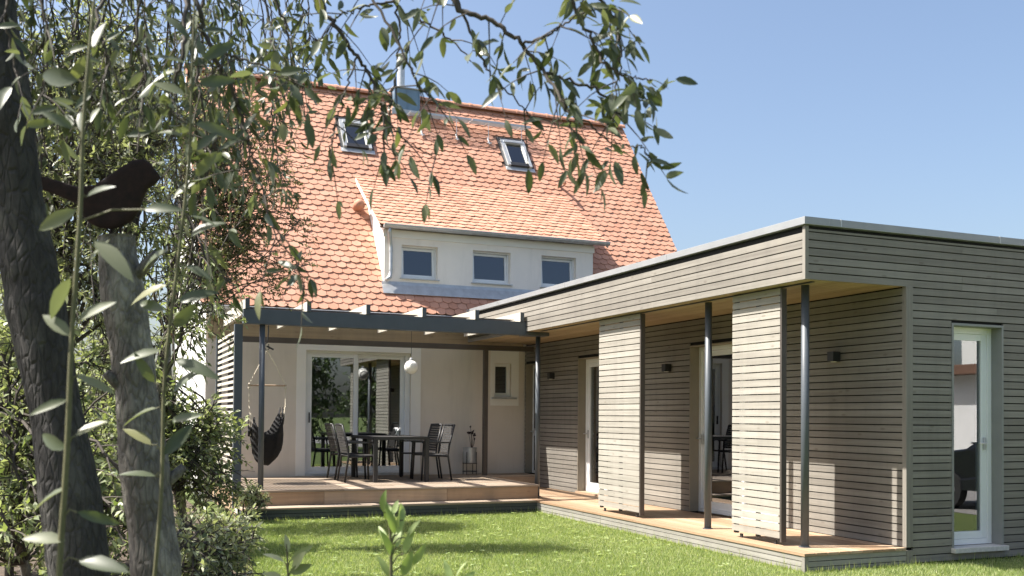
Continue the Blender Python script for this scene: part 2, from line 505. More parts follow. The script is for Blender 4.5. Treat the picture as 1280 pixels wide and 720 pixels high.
# ------------------------------------------------------------------ annex (flat-roofed timber extension)
XF, XW, YG = 6.346, 7.631, 7.713          # fascia, recess wall, gable face
SOF, ZD, ZT = 2.852, 0.184, 0.40          # soffit, annex deck, terrace deck
PIT, BH = 0.0785, 0.0668
XR, YB = 12.4, 17.15
annex = thing('annex_building', 'flat roofed annex clad in weathered horizontal timber boards beside the lawn', 'building', (9.5, 12.5, 0))
rows = [SOF + k * PIT for k in range(-36, 7)]
doorA, doorB, doorC = (14.05, 15.165), (9.75, 11.708), (16.78, 17.40)
DTOP = SOF - 4.6 * PIT
# membrane / structural walls with openings
wall = MB()
def wall_segments(openings, lo, hi):
    out = []; c = lo
    for a, b in sorted(openings):
        out.append((c, a)); c = b
    out.append((c, hi)); return out
for a, b in wall_segments([doorA, doorB, doorC], YG + .045, 17.44):
    wall.box((XW + .027, XW + .15), (a, b), (0.0, DTOP))
wall.box((XW + .027, XW + .15), (YG + .045, 17.44), (DTOP, SOF + .12))
DX = (8.262, 8.978); DZ = (0.146, 2.494)
wall.box((XW + .15, DX[0]), (YG + .03, YG + .15), (0, SOF + .12))
wall.box((DX[1], XR), (YG + .03, YG + .15), (0, SOF + .12))
wall.box((DX[0], DX[1]), (YG + .03, YG + .15), (DZ[1], SOF + .12))
wall.box((DX[0], DX[1]), (YG + .03, YG + .15), (0, DZ[0] - .02))
wall.box((XR - .15, XR), (YG + .15, 17.2), (0, SOF + .12))
wall.box((XW + .15, XR), (17.29, 17.44), (0, SOF + .12))
wall.obj('wall', 'membrane', annex)
# fascia core and roof slab
fc = MB()
fc.box((XF + .028, XF + .16), (YG + .16, YB), (SOF + .012, 3.372))
fc.box((XF + .028, XR), (YG + .03, YG + .16), (SOF + .012, 3.372))
fc.box((XF + .16, XR), (YG + .16, YB), (SOF + .13, 3.30))
fc.obj('roof', 'membrane', annex)
cp = MB()
cp.box((XF - .035, XF + .28), (YG - .035, YB), (3.382, 3.456), .004)
cp.box((XF + .2802, XR + .03), (YG - .0352, YG + .28), (3.3822, 3.4562), .004)
coping = cp.obj('coping', 'coping', annex)
for x in (6.75, 8.9, 11.0):
    B('coping_seam', 'zinc', (x, x + .012), (YG - .039, YG + .05), (3.384, 3.4585), coping)
for y in (10.2, 13.0, 15.6):
    B('coping_seam', 'zinc', (XF - .039, XF + .05), (y, y + .012), (3.384, 3.4585), coping)
def brd(par, mat, x, y, z):
    block('board', mat, x, y, z, par)
def jit(a):
    return random.uniform(-a, a)
fas_w = MB().box((XF + .0235, XF + .0275), (YG + .05, YB), (SOF + .01, 3.36)).obj('fascia', 'membrane', annex)
fas_g = MB().box((XF + .06, XR), (YG + .0235, YG + .0275), (SOF + .01, 3.36)).obj('fascia', 'membrane', annex)
gw = MB().box((XW + .09, XR), (YG + .0255, YG + .0285), (0.01, SOF - .01))
gwall = MB().box((XW + .10, DX[0] - .02), (YG + .0235, YG + .0275), (0.01, SOF - .02)).obj('gable_cladding', 'membrane', annex)
wwall = MB().box((XW + .0225, XW + .0265), (YG + .1, YG + .4), (0.2, SOF - .02)).obj('wall_cladding', 'membrane', annex)
for z in rows:
    if z >= SOF - .001:                                   # fascia rows
        z1 = min(z + BH, 3.345)
        if z1 - z < .02: continue
        cut = random.choice((10.6, 11.9, 13.3))
        zw = min(z1, 3.318)
        if zw - z > .015:
            brd(fas_w, 'cladY', (XF + jit(.001), XF + .022), (YG + .042, cut - .001), (z, zw))
            brd(fas_w, 'cladY', (XF + jit(.001), XF + .022), (cut + .001, YB), (z, zw))
        cut = random.choice((8.4, 9.6, 10.3))
        brd(fas_g, 'cladX', (XF + .042, cut - .001), (YG + jit(.001), YG + .022), (z, z1))
        brd(fas_g, 'cladX', (cut + .001, XR), (YG + jit(.001), YG + .022), (z, z1))
        continue
    zt = z + BH
    if zt > 0.0:                                          # gable rows
        zz = (max(z, .005), zt)
        lo = XW + .085
        if zt > DZ[0] - .03 and z < DZ[1] + .012:
            segs = [(lo, DX[0] - .014), (DX[1] + .014, XR)]
            if z < DZ[1] + .012 < zt - .02: pass
        else:
            cut = random.choice((8.9, 9.9, 10.5)); segs = [(lo, cut - .001), (cut + .001, XR)]
        for a, b in segs:
            brd(gwall, 'cladX', (a, b), (YG + jit(.001), YG + .022), zz)
    if zt > ZD + .005:                                    # recessed wall rows
        zz = (max(z, ZD + .004), zt)
        if z < DTOP:
            segs = wall_segments([doorA, doorB, doorC], YG + .054, 17.43)
        else:
            c = random.choice((11.5, 12.8, 13.4)); segs = [(YG + .054, c - .001), (c + .001, 17.43)]
        for a, b in segs:
            if b - a > .02:
                brd(wwall, 'cladY', (XW + jit(.001), XW + .021), (a, b), zz)
B('corner_post', 'cladZ', (XF - .004, XF + .040), (YG - .004, YG + .040), (SOF - .002, 3.378), annex, .003)
B('corner_post', 'cladZ', (XW - .006, XW + .083), (YG - .006, YG + .050), (ZD + .002, SOF - .001), annex, .003)
B('corner_post', 'cladZ', (XW + .0, XW + .083), (YG - .004, YG + .06), (0.0, ZD - .03), annex, .003)
# soffit planks
sof = MB().box((XF + .05, XW + .15), (YG + .05, 17.2), (SOF + .0215, SOF + .03)).obj('soffit', 'membrane', annex)
w = (XW - XF - .03) / 13
for i in range(13):
    x0 = XF + .028 + i * w
    block('plank', 'soffitY', (x0, x0 + w - .004), (YG + .028, 17.2), (SOF + .002 + jit(.0006), SOF + .02), sof)
B('guide_rail', 'black', (6.515, 6.56), (YG + .12, 14.3), (SOF - .007, SOF + .0015), annex)
# steel posts of the annex
for (x, y) in ((6.665, 8.10), (6.665, 9.825)):
    p = MB().tube([(x, y, ZD), (x, y, SOF + .001)], .041, 20).obj('post', 'steel', annex, smooth=False)
    for q in p.data.polygons: q.use_smooth = len(q.vertices) == 4
    MB().lathe((x, y, ZD), [(.0, .008), (.062, .008), (.062, .0005)], 20).obj('base_plate', 'steel', p)
# doors of the recess wall
def west_door(name, y0, y1, z0, z1, leaves, handle_at, rev='reveal'):
    d = MB()
    x0, x1 = XW + .002, XW + .148
    for ya, yb in ((y0, y0 + .016), (y1 - .016, y1)):
        d.box((x0, x1), (ya, yb), (z0, z1))
    d.box((x0, x1), (y0 + .016, y1 - .016), (z1 - .016, z1))
    door = d.obj(name, rev, annex)
    xa, xb = XW + .145, XW + .215
    fr = MB()
    fr.box((xa, xb), (y0 + .017, y0 + .075), (z0, z1 - .017), .004)
    fr.box((xa, xb), (y1 - .075, y1 - .017), (z0, z1 - .017), .004)
    fr.box((xa + .001, xb - .001), (y0 + .0755, y1 - .0755), (z1 - .075, z1 - .0172), .004)
    fr.box((xa + .001, xb - .001), (y0 + .0755, y1 - .0755), (z0, z0 + .05), .004)
    fr.obj('frame', 'pvc', door)
    n = leaves; w = (y1 - y0 - .15) / n
    for i in range(n):
        a = y0 + .0755 + i * w; b = a + w - .001
        s_ = MB()
        xo = xa + .012 + .012 * (i % 2)
        s_.box((xo, xo + .05), (a + .002, a + .072), (z0 + .052, z1 - .077), .004)
        s_.box((xo, xo + .05), (b - .072, b - .002), (z0 + .052, z1 - .077), .004)
        s_.box((xo + .001, xo + .049), (a + .0725, b - .0725), (z0 + .053, z0 + .15), .004)
        s_.box((xo + .001, xo + .049), (a + .0725, b - .0725), (z1 - .15, z1 - .078), .004)
        s_.obj('sash', 'pvc', door)
        B('pane', 'glass', (xo + .018, xo + .03), (a + .07, b - .07), (z0 + .147, z1 - .147), door)
    hb = MB()
    hb.box((xa - .014, xa + .012), (handle_at - .014, handle_at + .014), (1.12, 1.26), .003)
    hb.box((xa - .05, xa - .034), (handle_at - .01, handle_at + .09), (1.19, 1.208), .003)
    hb.box((xa - .04, xa - .01), (handle_at - .008, handle_at + .008), (1.191, 1.207))
    hb.obj('handle', 'alu', door)
    return door
west_door('glass_door', doorA[0], doorA[1], ZD + .035, DTOP, 1, doorA[1] - .115)
west_door('glass_door', doorB[0], doorB[1], ZD + .004, DTOP, 2, doorB[1] - .115)
west_door('glass_door', doorC[0], doorC[1], ZT + .004, DTOP, 1, doorC[1] - .115)
th = MB().box((XW - .03, XW + .16), (doorA[0] - .03, doorA[1] + .02), (ZD + .001, ZD + .034)).obj('threshold', 'deckY', annex)
# floor length window in the gable
gd = MB()
x0, x1 = DX; z0, z1 = DZ
gd.box((x0 - .012, x0 + .012), (YG - .008, YG + .15), (z0, z1 + .012))
gd.box((x1 - .012, x1 + .012), (YG - .008, YG + .15), (z0, z1 + .012))
gd.box((x0 + .0122, x1 - .0122), (YG - .0075, YG + .15), (z1 - .012, z1 + .0118))
gwin = gd.obj('window', 'reveal_grey', annex)
fr = MB(); yf, yb_ = YG + .128, YG + .195
fr.box((x0 + .013, x0 + .07), (yf, yb_), (z0 + .01, z1 - .013), .004)
fr.box((x1 - .075, x1 - .013), (yf, yb_), (z0 + .01, z1 - .013), .004)
fr.box((x0 + .0705, x1 - .0755), (yf + .001, yb_), (z1 - .08, z1 - .0132), .004)
fr.box((x0 + .0705, x1 - .0755), (yf + .001, yb_), (z0 + .0102, z0 + .07), .004)
fr.obj('frame', 'pvc', gwin)
sa = MB(); a, b = x0 + .072, x1 - .077
sa.box((a, a + .065), (yf + .012, yb_ - .004), (z0 + .072, z1 - .082), .004)
sa.box((b - .075, b), (yf + .012, yb_ - .004), (z0 + .072, z1 - .082), .004)
sa.box((a + .0655, b - .0755), (yf + .013, yb_ - .005), (z0 + .072, z0 + .15), .004)
sa.box((a + .0655, b - .0755), (yf + .013, yb_ - .005), (z1 - .15, z1 - .082), .004)
sa.obj('sash', 'pvc', gwin)
B('pane', 'glass', (a + .06, b - .07), (yf + .03, yf + .042), (z0 + .145, z1 - .145), gwin)
B('sill', 'stone', (x0 - .022, x1 + .035), (YG - .055, YG + .13), (z0 - .045, z0 + .006), gwin, .006)
hb = MB(); hb.box((b - .055, b - .03), (yf - .01, yf + .013), (1.17, 1.30), .003); hb.box((b - .14, b - .035), (yf - .03, yf - .014), (1.23, 1.248), .003)
hb.obj('handle', 'alu', gwin)
# wall lights
def wall_light(y, z, label):
    t = thing('wall_light', label, 'lamp', (XW, y, z), 'small black cube lights on the recess wall')
    MB().box((XW - .006, XW + .003), (y - .045, y + .045), (z - .05, z + .05), .002).obj('mounting_plate', 'black', t)
    MB().box((XW - .105, XW - .0065), (y - .05, y + .05), (z - .055, z + .055), .004).obj('lamp_body', 'black', t)
    MB().lathe((XW - .055, y, z - .056), [(0, .0), (.03, .0), (.032, -.003), (.034, .001)], 14).obj('lens', 'opal', t)
wall_light(12.227, 2.205, 'small black cube wall light between the two slatted shutters')
wall_light(16.14, 2.222, 'small black cube wall light beside the terrace corner post')
wall_light(8.727, 2.183, 'small black cube wall light in the open corner of the annex')
# interior of the annex
rm = MB()
rm.box((XW + .16, XR - .16), (YG + .16, 17.28), (ZD - .05, ZD - .005))
rm.obj('interior_floor', 'roomfloor', annex)
rm = MB()
rm.box((XR - .2, XR - .161), (YG + .16, 17.28), (ZD, SOF - .1))
rm.box((XW + .16, XR - .2), (17.2, 17.28), (ZD, SOF - .1))
rm.box((10.9, 11.0), (YG + .3, 12.2), (ZD, SOF - .1))
rm.box((XW + .16, XR - .16), (YG + .16, 17.28), (SOF - .098, SOF - .05))
rm.obj('interior_wall', 'room', annex)

# ------------------------------------------------------------------ sliding slatted shutters
def shutter(y0, y1, label):
    t = thing('sliding_shutter', label, 'shutter', (6.5, (y0 + y1) / 2, ZD), 'sliding slatted shutters along the annex deck')
    x = 6.495
    for k in range(34):
        z = SOF - .012 - (k + 1) * PIT + .008
        if z < ZD + .035: break
        block('slat', 'shutY', (x + jit(.0012), x + .022), (y0, y1), (z, z + BH), t)
    f = MB()
    zb = ZD + .045; zt = SOF - .018
    f.box((x + .0235, x + .062), (y0 + .002, y0 + .05), (zb, zt))
    f.box((x + .0235, x + .062), (y1 - .05, y1 - .002), (zb, zt))
    f.box((x + .0235, x + .062), ((y0 + y1) / 2 - .02, (y0 + y1) / 2 + .02), (zb, zt))
    f.obj('frame', 'black', t)
    B('edge_board', 'brownpost', (x + .002, x + .066), (y0 - .024, y0 - .001), (zb - .01, zt), t, .002)  # end face turned from the sun; its shade is put into the dark colour
    r = MB()
    for y in (y0 + .12, y1 - .12):
        r.box((x + .03, x + .055), (y - .03, y + .03), (zt, SOF - .007))
        r.box((x + .035, x + .05), (y - .02, y + .02), (ZD + .001, zb))
    r.obj('roller', 'black', t)
shutter(11.13, 12.25, 'sliding slatted timber shutter standing between the two glass doors of the annex')
shutter(8.285, 9.11, 'sliding slatted timber shutter beside the open corner post of the annex')

# ------------------------------------------------------------------ annex deck
deck = thing('annex_deck', 'low larch plank deck running along the annex under its roof', 'deck', (7.0, 12, 0))
nb = 9; wb = (XW - .01 - XF + .012) / nb
for i in range(nb):
    x0 = XF - .012 + i * wb
    for a, b in ((YG - .012, 11.0 + .35 * (i % 2)), (11.004 + .35 * (i % 2), 14.372 if x0 < 6.55 else 16.74)):
        block('plank', 'deckY', (x0, x0 + wb - .006), (a, b), (ZD - .026, ZD + jit(.0012)), deck)
MB().box((XF + .03, XW + .1), (YG + .03, 16.74), (0, ZD - .03)).obj('substructure', 'membrane', deck)
for k, (za, zb) in enumerate(((.005, .045), (.052, .100), (.107, ZD - .030))):
    block('skirt_board', 'greyY', (XF + jit(.001), XF + .022), (YG + .045, 11.9), (za, zb), deck)
    block('skirt_board', 'greyY', (XF + jit(.001), XF + .022), (11.904, 14.0), (za, zb), deck)
    block('skirt_board', 'greyX', (XF + .045, XW - .002), (YG + jit(.001), YG + .022), (za, zb), deck)
B('corner_post', 'greyZ', (XF - .004, XF + .042), (YG - .004, YG + .042), (0, ZD - .028), deck, .003)

# ------------------------------------------------------------------ terrace
TX0, TX1, TY0 = 1.85, 6.535, 14.38
terr = thing('terrace_deck', 'raised larch plank terrace with a front step before the glass doors', 'deck', (4.2, 16, 0))
nr = 22; wr = (17.47 - TY0) / nr
for i in range(nr):
    y0 = TY0 - .015 + i * wr
    xr = TX1 + .02 if y0 < 16.75 else XW - .006
    cut = random.choice((3.4, 4.3, 5.0))
    for a, b in ((TX0 - .02, cut - .002), (cut + .002, xr)):
        block('plank', 'terrX', (a, b), (y0, y0 + wr - .006), (ZT - .027, ZT + jit(.0012)), terr)
MB().box((TX0 + .03, TX1 - .02), (TY0 + .03, 17.47), (0, ZT - .03)).obj('substructure', 'membrane', terr)
MB().box((TX1 - .02, XW - .01), (16.78, 17.42), (0, ZT - .03)).obj('substructure', 'membrane', terr)
for a, b in ((TX0, 3.10), (3.104, 5.0), (5.004, TX1)):
    block('riser_board', 'deckX', (a, b), (TY0, TY0 + .024), (ZD + .002, ZT - .031), terr)
block('riser_board', 'deckY', (TX0, TX0 + .022), (TY0 + .026, 17.4), (ZD + .03, ZT - .031), terr)
block('riser_board', 'deckY', (TX0 + .001, TX0 + .022), (TY0 + .026, 17.4), (.02, ZD + .024), terr)
block('riser_board', 'deckY', (TX1 - .018, TX1), (TY0 + .026, 16.74), (ZD + .002, ZT - .031), terr)
block('riser_board', 'deckX', (TX1 + .002, XW - .01), (16.745, 16.765), (ZD + .002, ZT - .031), terr)
SY0 = 13.99
for i in range(3):
    y0 = SY0 - .012 + i * .134
    block('step_plank', 'terrX', (TX0 + .03, XF - .016), (y0, y0 + .128), (ZD - .026, ZD - .002 + jit(.001)), terr)
for za, zb in ((.005, .045), (.052, .100), (.107, ZD - .030)):
    block('skirt_board', 'slateX', (TX0 + .05, XF - .002), (SY0 + jit(.001), SY0 + .022), (za, zb), terr)
    block('skirt_board', 'slateY', (TX0 + .05, TX0 + .07), (SY0 + .024, TY0 + .02), (za, zb), terr)

# ------------------------------------------------------------------ house
HX0, HX1, YH, YBACK = 1.72, 11.60, 17.5, 24.46
YE, ZE, TN = 17.2, 3.355, 1.368
YRID = 20.98; ZRID = ZE + (YRID - YE) * TN
SL = math.atan(TN)
RX0, RX1 = 1.588, 11.745
house = thing('house', 'old house with steep orange clay tile roof and beige rendered wall', 'house', (6.6, 20.5, 0))
dx0, dx1, dz0, dz1 = 3.425, 5.36, .43, 2.635
sx0, sx1, sz0, sz1 = 7.02, 7.37, 1.86, 2.50
hw = MB()
T = .33
ztop = ZE + (YH - YE) * TN - .11
for a, b in ((HX0, dx0), (dx1, sx0), (sx1, HX1)):
    hw.box((a, b), (YH, YH + T), (0, ztop))
hw.box((dx0, dx1), (YH, YH + T), (dz1, ztop)); hw.box((dx0, dx1), (YH, YH + T), (0, dz0))
hw.box((sx0, sx1), (YH, YH + T), (sz1, ztop)); hw.box((sx0, sx1), (YH, YH + T), (0, sz0))
hw.obj('wall', 'stucco', house)
B('wall', 'stucco', (HX0 + .31, HX1 - .31), (YBACK - T, YBACK - .002), (0, ztop), house)
for xa, xb in ((HX0 - .001, HX0 + .3), (HX1 - .3, HX1 + .001)):
    g = MB()
    pr = [(YH + .001, 0), (YBACK - .001, 0), (YBACK - .001, ztop), (YRID, ZRID - .12), (YH + .001, ztop)]
    g.prism(pr, 'X', xa, xb)
    g.obj('gable_wall', 'white', house)
B('plinth', 'reveal_grey', (HX0 - .012, HX0 - .002), (YH + .01, YBACK), (0, .3), house)
cs = MB()
ca = .012
cs.box((3.26, dx0), (YH - ca, YH + .002), (ZT + .012, 2.735)); cs.box((dx1, 5.55), (YH - ca, YH + .002), (ZT + .012, 2.735))
cs.box((dx0, dx1), (YH - ca, YH + .002), (dz1, 2.735))
cs.obj('door_casing', 'casing', house)
cs = MB()
cs.box((6.94, sx0), (YH - ca, YH + .002), (1.69, 2.755)); cs.box((sx1, 7.525), (YH - ca, YH + .002), (1.69, 2.755))
cs.box((sx0, sx1), (YH - ca, YH + .002), (sz1, 2.755)); cs.box((sx0, sx1), (YH - ca, YH + .002), (1.69, sz0))
cs.obj('window_casing', 'casing', house)
# wide sliding door
sdoor = MB().box((dx0 + .001, dx1 - .001), (YH - .03, YH + .12), (dz0 - .03, dz0 + .012), .004).obj('sliding_door', 'alu', house)
yf = YH + .055
f = MB()
f.box((dx0 + .001, dx0 + .045), (yf, yf + .13), (dz0 + .013, dz1 - .001), .004)
f.box((dx1 - .09, dx1 - .001), (yf, yf + .13), (dz0 + .013, dz1 - .001), .004)
f.box((dx0 + .0455, dx1 - .0905), (yf + .001, yf + .13), (dz1 - .045, dz1 - .0012), .004)
f.box((dx0 + .0455, dx1 - .0905), (yf + .001, yf + .13), (dz0 + .0132, dz0 + .05), .004)
f.obj('frame', 'pvc', sdoor)
for (a, b, dy) in ((dx0 + .046, 4.375, .01), (4.33, dx1 - .091, .065)):
    s_ = MB(); st = .075
    s_.box((a, a + st), (yf + dy, yf + dy + .05), (dz0 + .051, dz1 - .046), .004)
    s_.box((b - st, b), (yf + dy, yf + dy + .05), (dz0 + .051, dz1 - .046), .004)
    s_.box((a + st + .0005, b - st - .0005), (yf + dy + .001, yf + dy + .049), (dz0 + .052, dz0 + .13), .004)
    s_.box((a + st + .0005, b - st - .0005), (yf + dy + .001, yf + dy + .049), (dz1 - .115, dz1 - .047), .004)
    s_.obj('sash', 'pvc', sdoor)
    B('pane', 'glass', (a + st - .004, b - st + .004), (yf + dy + .018, yf + dy + .03), (dz0 + .127, dz1 - .112), sdoor)
B('handle', 'black', (dx0 + .068, dx0 + .086), (yf - .03, yf + .011), (1.35, 1.53), sdoor, .003)
# small bathroom window
sw = MB()
sw.box((sx0 + .001, sx0 + .05), (YH + .07, YH + .13), (sz0 + .001, sz1 - .001), .004); sw.box((sx1 - .07, sx1 - .001), (YH + .07, YH + .13), (sz0 + .001, sz1 - .001), .004)
sw.box((sx0 + .0505, sx1 - .0705), (YH + .071, YH + .13), (sz1 - .06, sz1 - .0012), .004); sw.box((sx0 + .0505, sx1 - .0705), (YH + .071, YH + .13), (sz0 + .0012, sz0 + .075), .004)
swin = sw.obj('window', 'pvc', house)
B('pane', 'glass', (sx0 + .045, sx1 - .065), (YH + .09, YH + .1), (sz0 + .07, sz1 - .055), swin)
B('sill', 'alu', (sx0 - .06, sx1 + .1), (YH - .06, YH + .07), (sz0 - .045, sz0 - .015), swin, .004)
# interior room
rm = MB()
rm.box((HX0 + .31, 7.6), (YH + T + .002, 22.4), (ZT - .08, ZT - .004)); rm.obj('interior_floor', 'roomfloor', house)
rm = MB()
rm.box((HX0 + .31, 7.6), (22.4, 22.5), (ZT, 2.9)); rm.box((7.6, 7.7), (YH + T + .002, 22.5), (ZT, 2.9))
rm.box((HX0 + .302, HX0 + .31), (YH + T + .002, 22.4), (ZT, 2.9))
rm.box((HX0 + .31, 7.7), (YH + T + .002, 22.5), (2.9, 3.0)); rm.obj('interior_wall', 'room', house)
# electrical socket
o = MB().box((5.775, 5.855), (YH - .03, YH + .001), (.725, .805), .006).obj('socket', 'pvc', house)
B('flap', 'casing', (5.785, 5.845), (YH - .036, YH - .0305), (.735, .79), o, .002)

# roof: boarding plus individually modelled plain tiles
cS, sS = math.cos(SL), math.sin(SL)
def rp(x, v, n):                      # point on the front slope: v up-slope, n out of the roof
    return np.array([x, YE + v * cS - n * sS, ZE + v * sS + n * cS])
def rpv(x, v, n):
    return np.stack([x, YE + v * cS - n * sS, ZE + v * sS + n * cS], -1)
SLEN = (YRID - YE) / cS
rd = MB()
DXL, DXR = 4.86, 9.17                 # dormer walls
DRL, DRR = 4.72, 9.43                 # dormer roof edges
YD = 17.589
zr = lambda y: ZE + (y - YE) * TN
rd.prism([(YE + .05, zr(YE) - .02), (YRID, ZRID - .03), (YRID, ZRID - .14), (YE + .05, zr(YE) - .10)], 'X', RX0 + .02, DRL + .03)
rd.prism([(YE + .05, zr(YE) - .02), (YRID, ZRID - .03), (YRID, ZRID - .14), (YE + .05, zr(YE) - .10)], 'X', DRR - .03, RX1 - .02)
rd.prism([(YE + .05, zr(YE) - .02), (YD, zr(YD) - .03), (YD, zr(YD) - .12), (YE + .05, zr(YE) - .10)], 'X', DRL + .03, DRR - .03)
YDT, ZDG, YDG = 19.35, 4.985, 17.42
ZDT = zr(YDT)
TND = (ZDT - ZDG) / (YDT - YDG)
SLD = math.atan(TND)
rd.prism([(YDT - .1, zr(YDT - .1) - .04), (YRID, ZRID - .03), (YRID, ZRID - .14), (YDT - .1, zr(YDT - .1) - .14)], 'X', DRL + .03, DRR - .03)
rd.prism([(YRID, ZRID - .031), (2 * YRID - YE, ZE), (2 * YRID - YE, ZE - .1), (YRID, ZRID - .14)], 'X', RX0 + .02, RX1 - .02)
roof = rd.obj('roof', 'redroof', house)
TW, TE, TLEN = .180, .148, .215
prof = [(-.087, TLEN), (-.087, .042), (-.062, .018), (-.030, .004), (0, 0), (.030, .004), (.062, .018), (.087, .042), (.087, TLEN)]
def tile_local():
    v = []; n = len(prof)
    for th in (.0115, 0.0):
        for (u, w_) in prof:
            lift = .021 * (1 - w_ / TLEN) - .004
            v.append((u, w_, lift + th))
    f = [tuple(range(n))] + [(i, n + i, n + (i + 1), i + 1) for i in range(n - 1)]
    return np.array(v), f
TV, TF = tile_local()
def tile_mesh():
    me = bpy.data.meshes.new('tile'); me.from_pydata([tuple(p) for p in TV], [], [q[::-1] for q in TF]); me.materials.append(M['tile']); return me
TMESH = tile_mesh()
sky_rects = [(4.57, 5.20, 4.36, 5.42), (8.21, 8.82, 4.36, 5.42)]
spots = []          # (x, v, slope kind, width factor)
TWM = (RX1 - RX0) / 56
TWD = (DRR - DRL) / 26
nrow = int(SLEN / TE)
def row_tiles(x0, n, tw, odd):
    if not odd:
        return [(x0 + tw * (c + .5), 1.0) for c in range(n)]
    return [(x0 + tw * .25, .5)] + [(x0 + tw * (c + 1), 1.0) for c in range(n - 1)] + [(x0 + tw * (n - .25), .5)]
for r in range(nrow + 1):
    v = r * TE
    if v > SLEN - .05: continue
    for (x, wf) in row_tiles(RX0, 56, TWM, r % 2):
        y = YE + v * cS
        if DXL + .09 < x < DXR - .09 and YD - .02 < y < YDT - .13: continue
        if any(a - .05 < x < b + .05 and c_ - .02 < v < d - .06 for a, b, c_, d in sky_rects): continue
        spots.append((x, v, 0, wf))
DLEN = (YDT - YDG) / math.cos(SLD)
cD, sD = math.cos(SLD), math.sin(SLD)
for r in range(int(DLEN / TE) + 1):
    v = r * TE
    for (x, wf) in row_tiles(DRL, 26, TWD, r % 2):
        if v < DLEN + .02: spots.append((x, v, 1, wf))
def frame_of(kind):
    return (YE, ZE, cS, sS) if kind == 0 else (YDG, ZDG, cD, sD)
def tile_world(x, v, kind, dn, tw, wf):
    y0, z0, c, s = frame_of(kind)
    P = TV.copy(); P[:, 0] *= wf
    u = P[:, 0] * math.cos(tw) - P[:, 1] * math.sin(tw); w_ = P[:, 0] * math.sin(tw) + P[:, 1] * math.cos(tw)
    n = P[:, 2] + dn - .03
    vv = v + w_
    return np.stack([x + u, y0 + vv * c - n * s, z0 + vv * s + n * c], -1)
info = []
for (x, v, kind, wf) in spots:
    y0, z0, c, s = frame_of(kind)
    q = to_px(np.array([x, y0 + v * c, z0 + v * s]))
    vis = 395 < q[0] < 850 and 150 < q[1] < 380
    info.append((q[2] if vis else 99, x, v, kind, random.uniform(-.003, .006), random.gauss(0, .014), wf))
info.sort()
rest = MB()
drest = MB()
for i, (d, x, v, kind, dn, tw, wf) in enumerate(info):
    if i < 300:
        y0, z0, c, s = frame_of(kind)
        o = bpy.data.objects.new('tile', TMESH)
        n = dn - .03
        put(o, roof, (x, y0 + v * c - n * s, z0 + v * s + n * c))
        o.scale = (wf, 1, 1)
        o.rotation_euler = (Matrix.Rotation(math.atan2(s, c), 3, 'X') @ Matrix.Rotation(tw, 3, 'Z')).to_euler()
    else:
        rest.add(tile_world(x, v, kind, dn, tw, wf), [q[::-1] for q in TF], random.random())
tag(rest.obj('tile_field', 'tile', roof, fix=False, tones=True), kind='stuff')
# ridge tiles
xx = RX0
while xx < RX1 - .05:
    x1_ = min(xx + .40, RX1)
    a = MB(); pr = []
    for rr in (.105, .09):
        arc = [(YRID + rr * math.cos(t), ZRID - .035 + rr * 1.05 * math.sin(t)) for t in np.linspace(0, math.pi, 9)]
        pr += arc if rr == .105 else arc[::-1]
    a.prism(pr, 'X', xx, x1_ + .01)
    # collar where the next tile laps over
    pr2 = [(YRID + .116 * math.cos(t), ZRID - .035 + .12 * math.sin(t)) for t in np.linspace(0, math.pi, 9)] + [(YRID + .1 * math.cos(t), ZRID - .035 + .104 * math.sin(t)) for t in np.linspace(math.pi, 0, 9)]
    a.prism(pr2, 'X', xx - .02, xx + .035)
    a.obj('ridge_tile', 'tile', roof)
    xx += .385
# verge boards under the tiles at both gables
for xa in (RX0 + .005, RX1 - .03):
    vb = MB().prism([(YE, zr(YE) - .075), (YRID, ZRID - .08), (YRID, ZRID - .22), (YE, zr(YE) - .21)], 'X', xa, xa + .02)
    vb.obj('verge_board', 'white', house)
# eaves gutter of the main roof
def gutter(parent, x0, x1, y, z, r, mat='zinc'):
    gmb = MB(); ring = []
    for t in np.linspace(math.pi, 2 * math.pi, 10): ring.append((y + r * math.cos(t), z + r * math.sin(t)))
    inn = [(y + (r - .006) * math.cos(t), z + (r - .006) * math.sin(t)) for t in np.linspace(2 * math.pi, math.pi, 10)]
    gmb.prism(ring + inn, 'X', x0, x1)
    gmb.tube([(x0, y - r, z + .004), (x1, y - r, z + .004)], .011, 8)
    for xe in (x0, x1 - .004): gmb.prism(ring, 'X', xe, xe + .004)
    g_ = gmb.obj('gutter', mat, parent)
    return g_
gutter(house, RX0 + .02, 6.3, YE - .045, ZE - .05, .07)
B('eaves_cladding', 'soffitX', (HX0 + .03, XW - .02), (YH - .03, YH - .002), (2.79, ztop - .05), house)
B('eaves_board', 'white', (HX0, XF - .06), (YE + .03, YE + .05), (ZE - .2, ZE - .04), house)
# dormer
dm = MB()
wins = [(5.186, 5.893), (6.594, 7.378), (8.038, 8.797)]
wz0, wz1 = 4.04, 4.655
zb_, zt_ = zr(YD) - .06, 4.93
for a, b in wall_segments(wins, DXL, DXR):
    dm.box((a, b), (YD, YD + .22), (zb_, zt_))
for a, b in wins:
    dm.box((a, b), (YD, YD + .22), (wz1, zt_)); dm.box((a, b), (YD, YD + .22), (zb_, wz0))
dorm = dm.obj('dormer', 'dormer', house)
for xa, xb in ((DXL - .002, DXL + .2), (DXR - .2, DXR + .002)):
    ch = MB().prism([(YD + .001, zr(YD) - .06), (YD + .001, zt_ - .002), (YD + .001 + .02, ZDG + (YD - YDG) * TND - .03), (YDT - .05, ZDT - .07)], 'X', xa, xb)
    ch.obj('cheek', 'white', dorm)
fl = MB(); fl.prism([(YD - .004, zt_ - .02), (YD - .03, zt_ - .02), (YD - .03, 4.775), (YD - .004, 4.775)], 'X', DXL - .03, DXR + .02)
fl.obj('fascia', 'casing', dorm)
